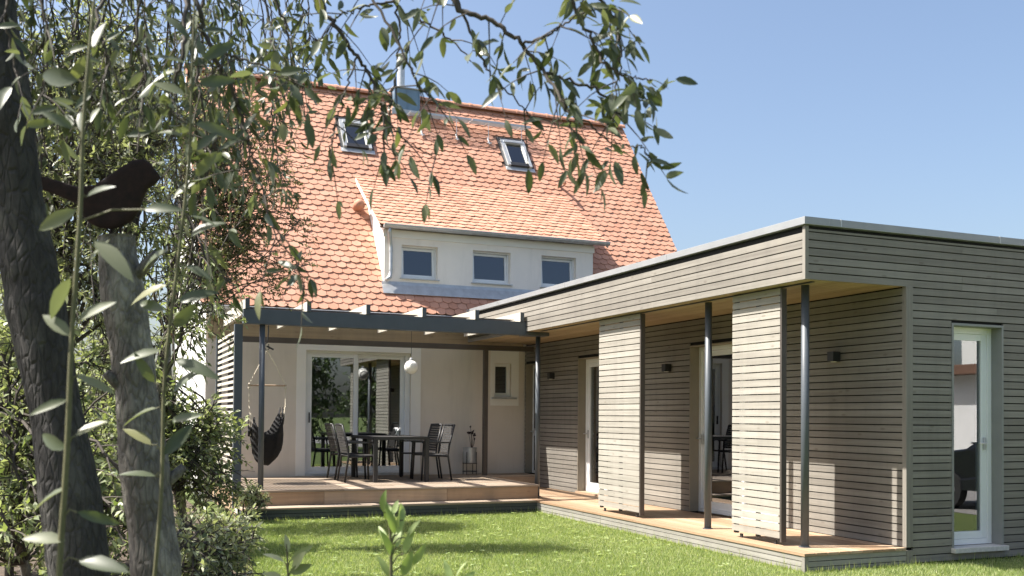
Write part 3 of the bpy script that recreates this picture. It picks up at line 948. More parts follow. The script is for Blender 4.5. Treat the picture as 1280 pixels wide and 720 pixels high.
rdm = MB().prism([(YDG + .02, ZDG - .045), (YDT + .1, ZDT + .1 * TND - .05), (YDT + .1, ZDT + .1 * TND - .1), (YDG + .02, ZDG - .075)], 'X', DRL + .015, DRR - .015)
rdm.obj('roof_board', 'redroof', dorm)
for xa in (DRL, DRR - .012):
    MB().prism([(YDG, ZDG - .045), (YDT + .02, ZDT + .02 * TND - .045), (YDT + .02, ZDT + .02 * TND - .12), (YDG, ZDG - .12)], 'X', xa, xa + .012).obj('verge_board', 'white', dorm)
gutter(dorm, 4.79, 9.425, YDG - .035, ZDG - .02, .062)
for x in np.arange(5.0, 9.4, .72):
    MB().tube([(x, YDG - .1, ZDG - .012), (x, YDG - .085, ZDG - .065), (x, YDG - .035, ZDG - .088), (x, YDG + .02, ZDG - .06)], .007, 5).obj('gutter_bracket', 'zinc', dorm)
dp = MB().tube([(4.90, YDG - .03, ZDG - .075), (4.90, YDG - .02, ZDG - .16), (4.955, YD - .05, ZDG - .30), (4.965, YD - .055, ZDG - .42), (4.965, YD - .055, 4.12), (4.95, YD - .07, 4.03), (4.87, YD - .11, 3.965)], .036, 12)
dp.obj('downpipe', 'zinc', dorm, smooth=True)
for z in (4.5, 4.15): MB().tube([(4.965, YD - .055, z), (4.965, YD - .055, z + .03)], .041, 12).obj('pipe_clip', 'zinc', dorm)
ap = MB().prism([(YD - .006, zr(YD) + .07), (YD - .012, zr(YD) + .07), (YD - .03, zr(YD) + .012), (YD - .14, zr(YD - .14) + .030), (YD - .14, zr(YD - .14) + .024), (YD - .02, zr(YD) + .002)], 'X', DXL - .05, DXR + .03)
ap.obj('apron_flashing', 'zinc', dorm)
for i, (a, b) in enumerate(wins):
    fr = MB(); y1_ = YD + .10
    rv = MB()
    fr.box((a + .002, a + .028), (y1_, y1_ + .07), (wz0 + .002, wz1 - .002), .004); fr.box((b - .028, b - .002), (y1_, y1_ + .07), (wz0 + .002, wz1 - .002), .004)
    fr.box((a + .0285, b - .0285), (y1_ + .001, y1_ + .07), (wz1 - .028, wz1 - .0022), .004); fr.box((a + .0285, b - .0285), (y1_ + .001, y1_ + .07), (wz0 + .0022, wz0 + .034), .004)
    wn_ = fr.obj('window', 'pvc', dorm)
    # tilted-open sash
    s_ = MB(); W_ = b - a - .06; H_ = wz1 - wz0 - .068; t_ = .045
    s_.box((-W_ / 2, -W_ / 2 + t_), (0, .05), (0, H_), .004); s_.box((W_ / 2 - t_, W_ / 2), (0, .05), (0, H_), .004)
    s_.box((-W_ / 2 + t_ + .0005, W_ / 2 - t_ - .0005), (.001, .049), (0, t_), .004); s_.box((-W_ / 2 + t_ + .0005, W_ / 2 - t_ - .0005), (.001, .049), (H_ - t_, H_), .004)
    ang = math.radians(-4.5)
    hinge = Vector(((a + b) / 2, y1_ + .006, wz0 + .036))
    rr = Matrix.Rotation(ang, 4, 'X')
    s_.v = [tuple(hinge + rr @ Vector(p)) for p in s_.v]
    s_.obj('sash', 'pvc', dorm)
    g_ = MB().box((-W_ / 2 + t_ - .003, W_ / 2 - t_ + .003), (.018, .03), (t_ - .003, H_ - t_ + .003))
    g_.v = [tuple(hinge + rr @ Vector(p)) for p in g_.v]
    g_.obj('pane', 'skyglass', dorm)
    B('window_sill', 'zinc', (a - .03, b + .03), (YD - .045, YD + .1), (wz0 - .024, wz0 - .004), dorm, .003)
rm = MB().box((DXL + .21, DXR - .21), (YD + 1.5, YD + 1.55), (3.9, 5.6)); rm.box((DXL + .21, DXR - .21), (YD + .23, YD + 1.5), (3.5, 3.55)); rm.obj('interior_wall', 'room', dorm)
# roof windows
def skylight(x0, x1):
    v0, v1 = 4.44, 5.28
    def slab(a0, a1, b0, b1, n0, n1):
        mb = MB()
        mb.add([rp(x, v, n) for x in (a0, a1) for v in (b0, b1) for n in (n0, n1)], [(0, 1, 3, 2), (4, 6, 7, 5), (0, 4, 5, 1), (2, 3, 7, 6), (0, 2, 6, 4), (1, 5, 7, 3)])
        return mb
    fr = slab(x0, x0 + .065, v0, v1, -.05, .075)
    for a in (slab(x1 - .065, x1, v0, v1, -.05, .075), slab(x0 + .0652, x1 - .0652, v1 - .09, v1, -.05, .085)):
        fr.add(a.v, a.f)
    s_ = fr.obj('roof_window', 'zinc', roof)
    slab(x0 + .0652, x1 - .0652, v0, v0 + .10, -.05, .07).obj('bottom_rail', 'black', roof)
    slab(x0 + .066, x0 + .10, v0 + .1005, v1 - .0905, -.03, .06).obj('sash_bar', 'casing', roof)
    slab(x1 - .10, x1 - .066, v0 + .1005, v1 - .0905, -.03, .06).obj('sash_bar', 'casing', roof)
    slab(x0 + .1005, x1 - .1005, v0 + .1005, v1 - .0905, .02, .03).obj('pane', 'skyglass', roof)
    slab(x0 - .06, x1 + .06, v0 - .12, v0 - .002, .012, .022).obj('flashing', 'zinc', roof)
    slab(x0 - .05, x0 - .002, v0, v1 + .06, -.02, .03).obj('flashing', 'black', roof)
    slab(x1 + .002, x1 + .05, v0, v1 + .06, -.02, .03).obj('flashing', 'black', roof)
    slab(x0 - .05, x1 + .05, v1 + .062, v1 + .12, -.02, .03).obj('flashing', 'black', roof)
    slab(x0 + .0655, x1 - .0655, v0 + .101, v1 - .091, -.9, -.88).obj('blind', 'room', roof)
skylight(4.59, 5.18); skylight(8.225, 8.80)
# chimney with flue
ch = MB().box((5.90, 6.47), (20.66, 21.34), (8.05, 8.63), .006).obj('chimney', 'bluemetal', house)
for x in (5.90, 6.185, 6.46): B('seam', 'bluemetal', (x - .004, x + .012), (20.645, 20.66), (8.2, 8.61), ch)
B('cap_plate', 'zinc', (5.86, 6.51), (20.62, 21.38), (8.63, 8.65), ch, .004)
MB().tube([(6.14, 21.0, 8.64), (6.14, 21.0, 9.42)], .085, 16).obj('flue_pipe', 'alu', ch)
MB().lathe((6.14, 21, 9.42), [(.0, .10), (.13, .06), (.13, .05), (.0, .05)], 16).obj('flue_cap', 'alu', ch)
B('flashing', 'zinc', (5.84, 6.53), (20.63, 20.645), (8.02, 8.16), ch)
# roof walkway grating
wk = MB(); yy, zz = 20.42, 8.035
for (xa, xb) in ((6.15, 7.55), (7.58, 8.98)):
    g = MB()
    for y in np.linspace(yy - .13, yy + .13, 9): g.box((xa, xb), (y - .003, y + .003), (zz - .022, zz))
    for x in np.arange(xa, xb, .045): g.box((x, x + .004), (yy - .13, yy + .13), (zz - .018, zz - .002))
    g.box((xa, xb), (yy - .138, yy - .132), (zz - .035, zz + .01))
    g.obj('roof_walkway', 'alu', roof)
for x in (6.4, 7.2, 7.95, 8.75):
    s_ = MB(); ybk = yy + .02
    s_.tube([(x, yy - .12, zz - .03), (x, yy - .16, zr(yy - .16) + .03)], .007, 6)
    s_.tube([(x, yy - .13, zz - .03), (x, yy + .13, zz - .03)], .008, 6)
    s_.tube([(x, yy + .12, zz - .03), (x, yy + .13, zr(yy + .13) + .02)], .007, 6)
    s_.tube([(x, yy - .22, zr(yy - .22) + .035), (x, yy - .10, zr(yy - .10) + .04)], .018, 6)
    s_.tube([(x - .05, yy - .2, zr(yy - .2) + .04), (x + .05, yy - .2, zr(yy - .2) + .04)], .016, 6)
    s_.obj('walkway_bracket', 'alu', roof)
# small clay vents
def roof_vent(x, v, r):
    p = rp(x, v, 0.02); d = np.array([0, -sS, cS]); up = np.array([0, cS, sS])
    a = MB().tube([p - .02 * d, p + .10 * d, p + .17 * d - .05 * up, p + .19 * d - .16 * up], [r * 1.1, r, r, r * 1.05], 12)
    a.obj('vent_tile', 'tile', roof, smooth=True)
roof_vent(4.63, 2.66, .085); roof_vent(9.36, 3.98, .035)

# ------------------------------------------------------------------ pergola
pg = thing('pergola', 'anthracite pergola with pale rafters and thin cross rods over the terrace', 'pergola', (4.2, 15.8, ZT))
for (x, y, zb) in ((2.215, 14.56, ZT), (6.665, 14.70, ZD)):
    p = MB().tube([(x, y, zb), (x, y, 2.792)], .041, 20).obj('post', 'steel', pg)
    for q in p.data.polygons: q.use_smooth = len(q.vertices) == 4
    MB().lathe((x, y, zb), [(.0, .008), (.062, .008), (.062, .0005)], 20).obj('base_plate', 'steel', p)
B('post', 'brownpost', (6.565, 6.645), (16.86, 16.94), (ZT, 2.79), pg, .004)
B('post', 'brownpost', (2.02, 2.10), (16.86, 16.94), (ZT, 2.79), pg, .004)
B('beam', 'steel', (1.935, XF - .003), (14.46, 14.62), (2.792, 3.004), pg, .004)
B('beam', 'steel', (XF + .0, 6.76), (14.47, 14.76), (2.793, SOF - .003), pg, .003)
B('beam', 'brownpost', (1.90, XF + 1.2), (16.84, 16.96), (2.70, 2.79), pg, .004)
for x in (1.985, 2.866, 3.752, 4.632, 5.498, 6.27):
    r = MB().prism([(14.455, 3.006), (14.64, 3.006), (14.64, 2.95), (17.08, 2.95), (17.08, 3.15), (14.455, 3.15)], 'X', x - .03, x + .03).obj('rafter', 'paleY', pg)
    B('rafter_end', 'steel', (x - .031, x + .031), (14.44, 14.454), (3.0055, 3.152), r)
rods = 44
for i in range(rods):
    y = 14.70 + i * .0535
    block('rod', 'brownpost', (1.97, 6.29), (y, y + .009), (3.046, 3.056), pg)
# ------------------------------------------------------------------ slatted side screen
sc = thing('slatted_screen', 'pale slatted screen closing the side of the terrace', 'screen', (1.9, 16, ZT))
B('post', 'steel', (1.832, 1.945), (14.60, 14.70), (.02, 2.79), sc, .004)
B('post', 'steel', (1.842, 1.935), (17.02, 17.10), (.02, 2.79), sc, .004)
for k in range(25):
    z = .50 + k * .0905
    block('slat', 'paleY', (1.869, 1.878), (14.701, 17.019), (z, z + .044), sc)
for k in range(12):
    MB().lathe((1.945, 14.65, .7 + k * .17), [(0, .006), (.007, .004), (.007, -.004), (0, -.006)], 8).obj('bolt', 'alu', sc)

# ------------------------------------------------------------------ garden table and chairs
def garden_table(loc, label):
    t = thing('garden_table', label, 'table', loc)
    x, y, z = loc
    w_, l_ = .95, 1.55
    top = MB()
    for i in range(7):
        a = -w_ / 2 + .05 + i * (w_ - .1) / 7
        top.box((x + a, x + a + (w_ - .1) / 7 - .006), (y - l_ / 2 + .05, y + l_ / 2 - .05), (z + .715, z + .738))
    top.obj('tabletop', 'textile', t)
    fr = MB()
    fr.box((x - w_ / 2, x - w_ / 2 + .048), (y - l_ / 2, y + l_ / 2), (z + .69, z + .74), .004); fr.box((x + w_ / 2 - .048, x + w_ / 2), (y - l_ / 2, y + l_ / 2), (z + .69, z + .74), .004)
    fr.box((x - w_ / 2 + .049, x + w_ / 2 - .049), (y - l_ / 2, y - l_ / 2 + .048), (z + .69, z + .74), .004); fr.box((x - w_ / 2 + .049, x + w_ / 2 - .049), (y + l_ / 2 - .048, y + l_ / 2), (z + .69, z + .74), .004)
    fr.obj('frame', 'black', t)
    for sx in (-1, 1):
        for sy in (-1, 1):
            cx, cy = x + sx * (w_ / 2 - .04), y + sy * (l_ / 2 - .04)
            B('leg', 'black', (cx - .033, cx + .033), (cy - .033, cy + .033), (z, z + .6895), t, .004)
    return t
table = garden_table((4.625, 16.32, ZT), 'black rectangular garden table on the terrace under the globe lamp')
def garden_chair(loc, label, group):
    """built facing +X, back on the -X side"""
    t = thing('garden_chair', label, 'chair', loc, group)
    x, y, z = loc
    for sy in (-1, 1):
        yy_ = y + sy * .255
        MB().tube([(x + .24, yy_, z), (x + .215, yy_, z + .43), (x + .205, yy_, z + .63)], .0165, 8).obj('leg', 'black', t, smooth=True)
        MB().tube([(x - .29, yy_, z), (x - .225, yy_, z + .43), (x - .25, yy_, z + .62), (x - .335, yy_, z + .93)], .0165, 8).obj('leg', 'black', t, smooth=True)
        MB().box((x - .27, x + .235), (yy_ - .026, yy_ + .026), (z + .625, z + .65), .008).obj('armrest', 'black', t)
        MB().tube([(x - .24, yy_, z + .405), (x + .22, yy_, z + .42)], .014, 8).obj('side_rail', 'black', t, smooth=True)
    seat = MB()
    n = 8
    V = []; F = []
    for i in range(n + 1):
        for j in range(7):
            u = i / n; v = j / 6
            zz_ = .435 - .018 * math.sin(math.pi * u) * math.sin(math.pi * v)
            V.append((x - .235 + .47 * u, y - .24 + .48 * v, z + zz_))
    k = len(V); V += [(a, b, c - .014) for a, b, c in V]
    for i in range(n):
        for j in range(6):
            a = i * 7 + j; F += [(a, a + 1, a + 8, a + 7), (k + a, k + a + 7, k + a + 8, k + a + 1)]
    for j in range(6): F += [(j, k + j, k + j + 1, j + 1), (n * 7 + j, n * 7 + j + 1, k + n * 7 + j + 1, k + n * 7 + j)]
    for i in range(n): F += [(i * 7, (i + 1) * 7, k + (i + 1) * 7, k + i * 7), (i * 7 + 6, k + i * 7 + 6, k + (i + 1) * 7 + 6, (i + 1) * 7 + 6)]
    seat.add(V, F); seat.obj('seat', 'textile', t, smooth=True)
    back = MB()
    for j in range(11):       # woven bands of the backrest
        s0 = j / 11; s1 = (j + .86) / 11
        def P(s, yy_, off): return (x - .232 - .10 * s + off, y + yy_, z + .47 + .46 * s)
        bow = -.018
        vv = []
        for off in (0, -.012):
            for s in (s0, s1):
                for yy_ in (-.24, 0, .24): vv.append(P(s, yy_, off + (bow if yy_ == 0 else 0)))
        back.add(vv, [(0, 1, 4, 3), (1, 2, 5, 4), (6, 9, 10, 7), (7, 10, 11, 8), (3, 4, 10, 9), (4, 5, 11, 10), (0, 6, 7, 1), (1, 7, 8, 2)])
    back.obj('backrest', 'textile', t)
    MB().tube([(x - .335, y - .258, z + .93), (x - .35, y, z + .935), (x - .335, y + .258, z + .93)], .0165, 8).obj('top_rail', 'black', t, smooth=True)
    return t
cg = 'garden chairs round the terrace table'
c1 = garden_chair((4.02, 16.02, ZT), 'black garden chair on the hammock side of the table, nearer the lawn', cg)
copy_tree(c1, (4.0, 16.68, ZT), math.radians(2), 'black garden chair on the hammock side of the table, nearer the house')
copy_tree(c1, (5.27, 16.02, ZT), math.radians(180), 'black garden chair on the plant stand side of the table, nearer the lawn')
copy_tree(c1, (5.26, 16.66, ZT), math.radians(183), 'black garden chair on the plant stand side of the table, nearer the house')
# napkin holder on the table
nh = thing('napkin_holder', 'small clear glass holder with white napkins on the garden table', 'holder', (4.72, 16.15, ZT + .74))
MB().lathe((4.72, 16.15, ZT + .7405), [(0, .004), (.045, .004), (.05, .02), (.055, .09), (.052, .09), (.046, .02), (0, .008)], 16).obj('glass_cup', 'clearglass', nh)
for i in range(5):
    a = i * 1.3
    MB().tube([(4.72, 16.15, ZT + .75), (4.72 + .02 * math.cos(a), 16.15 + .02 * math.sin(a), ZT + .83), (4.72 + .05 * math.cos(a), 16.15 + .05 * math.sin(a), ZT + .875), (4.72 + .07 * math.cos(a + .5), 16.15 + .07 * math.sin(a + .5), ZT + .86)], [.008, .012, .012, .004], 6).obj('napkin', 'pvc', nh)

# ------------------------------------------------------------------ globe lamp
gl = thing('globe_lamp', 'white glass globe lamp hanging from the pergola on a thin cord', 'lamp', (4.905, 16.0, 2.305))
MB().lathe((4.905, 16.0, 2.305), [(max(.118 * math.sin(t), .0005), -.118 * math.cos(t)) for t in np.linspace(0, math.pi * .93, 18)], 26).obj('globe', 'opal', gl, smooth=True)
MB().lathe((4.905, 16.0, 2.415), [(.03, 0), (.032, .012), (.03, .035), (.012, .05), (.004, .05)], 16).obj('cap', 'alu', gl)
MB().tube([(4.905, 16.0, 2.46), (4.907, 16.0, 3.06)], .004, 6).obj('cord', 'black', gl)

# ------------------------------------------------------------------ hanging chair
HC = np.array([2.50, 15.85, 0.0])
hc = thing('hanging_chair', 'black cotton hanging chair on cream ropes below the pergola', 'hanging chair', (HC[0], HC[1], 2.9))
bar_z = 1.945
MB().tube([HC + (-.30, -.02, bar_z), HC + (.30, .02, bar_z + .006)], .014, 10).obj('spreader_bar', 'deckX', hc)
MB().tube([HC + (0, 0, 3.06), HC + (.005, 0, 2.80), HC + (-.01, 0, 2.62)], .011, 8).obj('strap', 'black', hc)
MB().tube([HC + (-.01, 0, 2.63), HC + (-.045, 0, 2.60), HC + (-.05, 0, 2.54), HC + (-.02, 0, 2.50), HC + (.02, 0, 2.53), HC + (.01, 0, 2.60)], .008, 8).obj('hook', 'black', hc)
MB().tube([HC + (-.02, .0, 2.57), HC + (.09, .02, 2.52)], .014, 8).obj('toggle', 'black', hc)
for s in (-1, 1):
    MB().tube([HC + (-.01, 0, 2.51), HC + (s * .15, .01 * s, 2.23), HC + (s * .285, .02 * s, bar_z + .015)], .009, 6).obj('rope', 'rope', hc)
    MB().lathe(HC + (s * .285, .02 * s, bar_z - .06), [(.006, 0), (.018, .01), (.02, .03), (.012, .06), (.02, .085), (.006, .1)], 8).obj('knot', 'rope', hc)
def sling_pt(u, v):
    """u across (-1..1), v from the front lip (0) over the seat to the top of the back (1)"""
    y = .34 - .95 * (1 - v) if False else 0
    return None
V = []; nu, nv = 17, 15
for i in range(nu):
    u = -1 + 2 * i / (nu - 1)
    for j in range(nv):
        v = j / (nv - 1)
        half = .27 + .05 * math.sin(math.pi * v)
        # profile in the Y-Z plane: deep bag, back towards the house
        py = -.36 + .72 * v
        pz = .68 + .10 * abs(u) + .50 * abs(2 * v - 1) ** 2.2 + .06 * u
        edge = abs(u) ** 3.0
        lift = edge * (.48 if u > 0 else .42) * (.55 + .45 * math.sin(math.pi * v))
        fold = .020 * math.sin(9 * u + 5 * v) + .014 * math.sin(17 * v + 3 * u)
        x = u * half * (1 - .22 * edge) + fold
        V.append(HC + (x, py * (1 - .55 * edge) + fold, pz + lift))
F = [(i * nv + j, i * nv + j + 1, (i + 1) * nv + j + 1, (i + 1) * nv + j) for i in range(nu - 1) for j in range(nv - 1)]
sl = MB(); sl.add(V, F)
so = sl.obj('fabric_seat', 'hammock', hc, smooth=True, fix=False)
md = so.modifiers.new('thickness', 'SOLIDIFY'); md.thickness = .012
for s, idx in ((-1, 0), (1, nu - 1)):
    for j in range(1, nv - 1, 2):
        p = V[idx * nv + j]
        MB().tube([HC + (s * .285, .02 * s, bar_z - .05), HC + (s * .283, .01 * s + (p - HC)[1] * .15, 1.62), p], .005, 5).obj('rope', 'rope', hc)
    a = V[idx * nv + nv // 2]
    MB().tube([V[idx * nv + 2], a + (0, 0, .02), HC + (s * .27, .03, 1.50)], [.03, .035, .012], 8).obj('fabric_edge', 'hammock', hc, smooth=True)

# ------------------------------------------------------------------ planter on a wire stand
pc = np.array([6.43, 17.22, ZT])
ps = thing('planter_stand', 'black wire plant stand against the beige wall beside the brown post', 'plant stand', tuple(pc))
for k in range(4):
    a = math.pi / 4 + k * math.pi / 2
    q = pc + (.135 * math.cos(a), .135 * math.sin(a), 0)
    MB().tube([q, q + (0, 0, .42)], .007, 6).obj('leg', 'black', ps)
for z in (.06, .21):
    MB().tube([pc + (.135 * math.cos(t), .135 * math.sin(t), z) for t in np.linspace(0, 2 * math.pi, 21)], .006, 6, cap=False).obj('ring', 'black', ps)
bk = thing('zinc_planter', 'round grey zinc planter held in the black wire stand', 'planter', tuple(pc + (0, 0, .217)))
MB().lathe(pc + (0, 0, .217), [(0, 0), (.118, 0), (.122, .02), (.126, .275), (.131, .28), (.131, .288), (.12, .288), (.117, .24), (0, .24)], 24).obj('pot', 'zinc', bk, smooth=False)
MB().lathe(pc + (0, 0, .46), [(0, .004), (.112, .0)], 20).obj('soil', 'soil', bk)
fl_ = thing('dried_flower', 'dark dried flowers rising out of the zinc planter', 'flower', tuple(pc + (0, 0, .46)))
for (dx_, dz_, r_) in ((.075, .30, .035), (.02, .34, .04), (-.035, .33, .038), (.0, .45, .02), (.05, .37, .028), (.085, .22, .02)):
    MB().tube([pc + (.03, 0, .45), pc + (dx_ * .8 + .02, -.01, .46 + dz_ * .6), pc + (dx_, -.02, .44 + dz_)], .004, 5).obj('stem', 'darkplant', fl_)
    hd = MB(); c0 = pc + (dx_, -.02, .44 + dz_)
    for a in range(9):
        d = rng.normal(size=3); d /= np.linalg.norm(d)
        e = np.cross(d, rng.normal(size=3)); e /= np.linalg.norm(e)
        hd.add([c0, c0 + d * r_ * .6 + e * r_ * .5, c0 + d * r_ * 1.25, c0 + d * r_ * .6 - e * r_ * .5], [(0, 1, 2, 3)])
    hd.obj('flower_head', 'darkplant', fl_, fix=False)

# ------------------------------------------------------------------ vegetation helpers
def unit(a):
    return a / (np.linalg.norm(a, axis=-1, keepdims=True) + 1e-9)
def leaf_arrays(P, D, Nn, Ln, Wd, curl=0.25, rich=False):
    """P base, D direction, Nn rough normal; returns vertices (n,k,3) and quads/tris pattern"""
    D = unit(D); S = unit(np.cross(D, Nn)); U = np.cross(S, D)
    Ln = Ln[:, None]; Wd = Wd[:, None]
    if not rich:
        v = np.stack([P, P + D * Ln * .45 + S * Wd * .5 + U * Wd * .12, P + D * Ln - U * Ln * curl * .4, P + D * Ln * .45 - S * Wd * .5 + U * Wd * .12], 1)
        return v, np.array([[0, 1, 2, 3]])
    t = [.0, .14, .38, .64, .86, 1.0]; w_ = [.0, .62, 1.0, .86, .46, .0]
    rows = []
    for a, b in zip(t, w_):
        c = P + D * Ln * a - U * Ln * curl * a * a
        if b == 0: rows.append(c)
        else:
            rows += [c + S * Wd * .5 * b + U * Wd * .16 * b, c, c - S * Wd * .5 * b + U * Wd * .16 * b]
    v = np.stack(rows, 1)        # 0 base, 1-3, 4-6, 7-9, 10-12, 13 tip
    f = [[0, 1, 2, 2], [0, 2, 3, 3]]
    for k in range(3):
        a = 1 + 3 * k; f += [[a, a + 3, a + 4, a + 1], [a + 1, a + 4, a + 5, a + 2]]
    f += [[10, 13, 11, 11], [11, 13, 12, 12]]
    return v, np.array(f)
def leaves_object(name, P, D, Nn, Ln, Wd, mat, parent, curl=.25, tone=None):
    v, f = leaf_arrays(P, D, Nn, Ln, Wd, curl)
    n, k = v.shape[:2]
    F = (np.arange(n)[:, None, None] * k + f[None]).reshape(-1, 4)
    tone = rng.random(n) if tone is None else tone
    base = np.array(WLOC[parent]) if parent is not None else np.zeros(3)
    me = raw_mesh(name, v.reshape(-1, 3) - base, F, mat, np.repeat(tone, k))
    o = bpy.data.objects.new(name, me)
    put(o, parent, base)
    return tag(o, kind='stuff')
def bez(p0, p1, p2, n):
    t = np.linspace(0, 1, n)[:, None]
    return (1 - t) ** 2 * p0 + 2 * t * (1 - t) * p1 + t * t * p2
def plant(name, label, cat, base, trunk, r0, r1, lobes, n_limb, n_twig, n_leaf, leaf, mat, bark='twig', twig_len=(.25, .6), droop=.15, group=None, trunk_bark='bark', twig_r=.006, along=(.25, 1.0), curl=.25, limb_from=.33):
    """tree or shrub: trunk, limbs reaching into lobes (centre, radii), twigs off the limbs, leaves along the twigs"""
    t = thing(name, label, cat, tuple(base), group)
    trunk = np.asarray(trunk, float)
    if len(trunk) > 1 and r0 > 0:
        k = len(trunk)
        MB().tube(trunk, np.linspace(r0, r1, k), 12).obj('trunk', trunk_bark, t, smooth=True)
    br = MB(); P = []; D = []
    for (c, r, wgt) in lobes:
        c = np.asarray(c, float); r = np.asarray(r, float)
        for _ in range(max(1, int(n_limb * wgt))):
            q = unit(rng.normal(size=3)) * rng.random() ** .4
            tip = c + q * r
            s = trunk[rng.integers(min(len(trunk) - 1, int(len(trunk) * limb_from)), len(trunk))]
            mid = (s + tip) / 2 + rng.normal(size=3) * .12 * np.linalg.norm(tip - s) + (0, 0, .15 * np.linalg.norm(tip - s))
            pl = bez(s, mid, tip, 9)
            pl[1:-1] += rng.normal(size=(7, 3)) * .02 * np.linalg.norm(tip - s)
            rl = max(r1 * .55, twig_r * 2.2)
            br.tube(pl, np.linspace(rl, twig_r * 1.1, 9), 5, cap=False)
            for _ in range(n_twig):
                i = rng.uniform(.38, 1.0) * 8; a = int(min(i, 7)); p = pl[a] + (pl[a + 1] - pl[a]) * (i - a)
                d = unit(unit(pl[a + 1] - pl[a]) * .5 + rng.normal(size=3) * .8 + (0, 0, .1))
                ln = rng.uniform(*twig_len)
                e = p + d * ln + (0, 0, -droop * ln)
                tw = bez(p, p + d * ln * .55 + (0, 0, .05 * ln), e, 5)
                br.tube(tw, np.linspace(twig_r, twig_r * .4, 5), 3, cap=False)
                nl = max(1, int(n_leaf * rng.uniform(.6, 1.4)))
                tt = rng.uniform(along[0], along[1], nl) * 4; ai = np.minimum(tt.astype(int), 3)
                P.append(tw[ai] + (tw[ai + 1] - tw[ai]) * (tt - ai)[:, None])
                D.append(unit(tw[ai + 1] - tw[ai]) * .6 + rng.normal(size=(nl, 3)) * .65 + (0, 0, -droop))
    br.obj('branches', bark, t, fix=False)
    P = np.concatenate(P); D = np.concatenate(D); n = len(P)
    Nn = rng.normal(size=(n, 3)) * .7 + (-.3, 0, .9)
    Ln = rng.uniform(.65, 1.25, n) * leaf[0]; Wd = Ln * leaf[1] / leaf[0] * rng.uniform(.8, 1.2, n)
    leaves_object('crown', P, D, Nn, Ln, Wd, mat, t, curl)
    return t, n

# ------------------------------------------------------------------ lawn grass
def lawn_points(n, x0, x1, y0, y1, test):
    p = rng.uniform((x0, y0), (x1, y1), (n, 2))
    return p[test(p)]
def on_lawn(p):
    x, y = p[:, 0], p[:, 1]
    edge = np.interp(y, [1, 4.5, 8.2, 11, 13.6], [.2, .75, 1.25, 1.55, 1.8]) + .12 * np.sin(y * 5)
    return (x > edge - .1) & ~((x > XF - .012) & (y > YG - .012)) & ~((y > SY0 - .01) & (x > TX0))
gp = lawn_points(640000, .2, 11.5, 4.6, 14.1, on_lawn)
q = to_px(np.c_[gp, np.zeros(len(gp))])
gp = gp[(q[:, 0] > -60) & (q[:, 0] < 1340) & (q[:, 1] < 760)]
ng = len(gp)
patchy = .5 + .5 * np.sin(gp[:, 0] * 2.1 + np.sin(gp[:, 1] * 1.7) * 1.5) * np.sin(gp[:, 1] * 1.3 + 1.0)
h = rng.uniform(.016, .043, ng) * (.8 + .35 * patchy)
a = rng.uniform(0, 2 * np.pi, ng); wv = rng.uniform(.0016, .0034, ng)
lean = rng.normal(size=(ng, 2)) * .35 * h[:, None]
b0 = np.c_[gp + np.c_[np.cos(a), np.sin(a)] * wv[:, None], np.zeros(ng)]
b1 = np.c_[gp - np.c_[np.cos(a), np.sin(a)] * wv[:, None], np.zeros(ng)]
b2 = np.c_[gp + lean, h]
gv = np.stack([b0, b1, b2], 1).reshape(-1, 3)
gtone = np.clip(rng.normal(.45, .2, ng) + .22 * (patchy - .5), 0.01, .99)
worn = (np.sin(gp[:, 0] * 3.7 + 2 * np.sin(gp[:, 1] * 2.3)) + np.sin(gp[:, 1] * 4.1 + 1.3 * np.sin(gp[:, 0] * 3.1))) > 1.35
gtone = np.where(worn & (rng.random(ng) < .5), rng.uniform(.9, .99, ng), gtone)
gtone = np.where(rng.random(ng) < .06, .985, gtone)
gme = raw_mesh('lawn_grass', gv, np.arange(3 * ng).reshape(-1, 3), 'grass', np.repeat(gtone, 3))
go = put(bpy.data.objects.new('lawn_grass', gme), None, (0, 0, 0))
ep = []
for _ in range(5200):          # longer uncut blades along the decks and the annex wall
    k = rng.random()
    if k < .4: ep.append((XF - .012 - abs(rng.normal()) * .035, rng.uniform(YG, 14.0)))
    elif k < .75: ep.append((rng.uniform(XF, 11.5), YG - .02 - abs(rng.normal()) * .035))
    else: ep.append((rng.uniform(1.9, XF), SY0 - .02 - abs(rng.normal()) * .03))
ep = np.array(ep); ne = len(ep); hh = rng.gamma(3.0, .015, ne); aa = rng.uniform(0, 2 * np.pi, ne)
e0 = np.c_[ep + np.c_[np.cos(aa), np.sin(aa)] * .0028, np.zeros(ne)]; e1 = np.c_[ep - np.c_[np.cos(aa), np.sin(aa)] * .0028, np.zeros(ne)]
e2 = np.c_[ep - np.array([.02, .03]) * rng.random((ne, 2)) - rng.random((ne, 2)) * .4 * hh[:, None], hh]
eo = put(bpy.data.objects.new('edge_grass', raw_mesh('edge_grass', np.stack([e0, e1, e2], 1).reshape(-1, 3), np.arange(3 * ne).reshape(-1, 3), 'grass', np.repeat(rng.uniform(.1, .8, ne), 3))), None, (0, 0, 0))
tag(eo, 'longer uncut grass blades along the foot of the decks', 'grass', kind='stuff')
wp = rng.uniform((1.4, 8.0), (8.5, 13.9), (420, 2)); wp = wp[on_lawn(wp)]
WPp = np.repeat(wp, 5, 0) + rng.normal(size=(len(wp) * 5, 2)) * .012
wn_ = len(WPp); wa = rng.uniform(0, 2 * np.pi, wn_)
leaves_object('clover', np.c_[WPp, np.full(wn_, .03)], np.c_[np.cos(wa), np.sin(wa), np.full(wn_, .35)], np.tile([0, 0, 1.0], (wn_, 1)) + rng.normal(size=(wn_, 3)) * .2, rng.uniform(.022, .05, wn_), rng.uniform(.014, .026, wn_), 'leaf_sap', None)
tag(bpy.data.objects['clover'], 'small clover and weed leaves scattered through the lawn', 'clover')
tag(go, 'short sunlit green lawn grass between the deck and the planting bed', 'grass', kind='stuff')

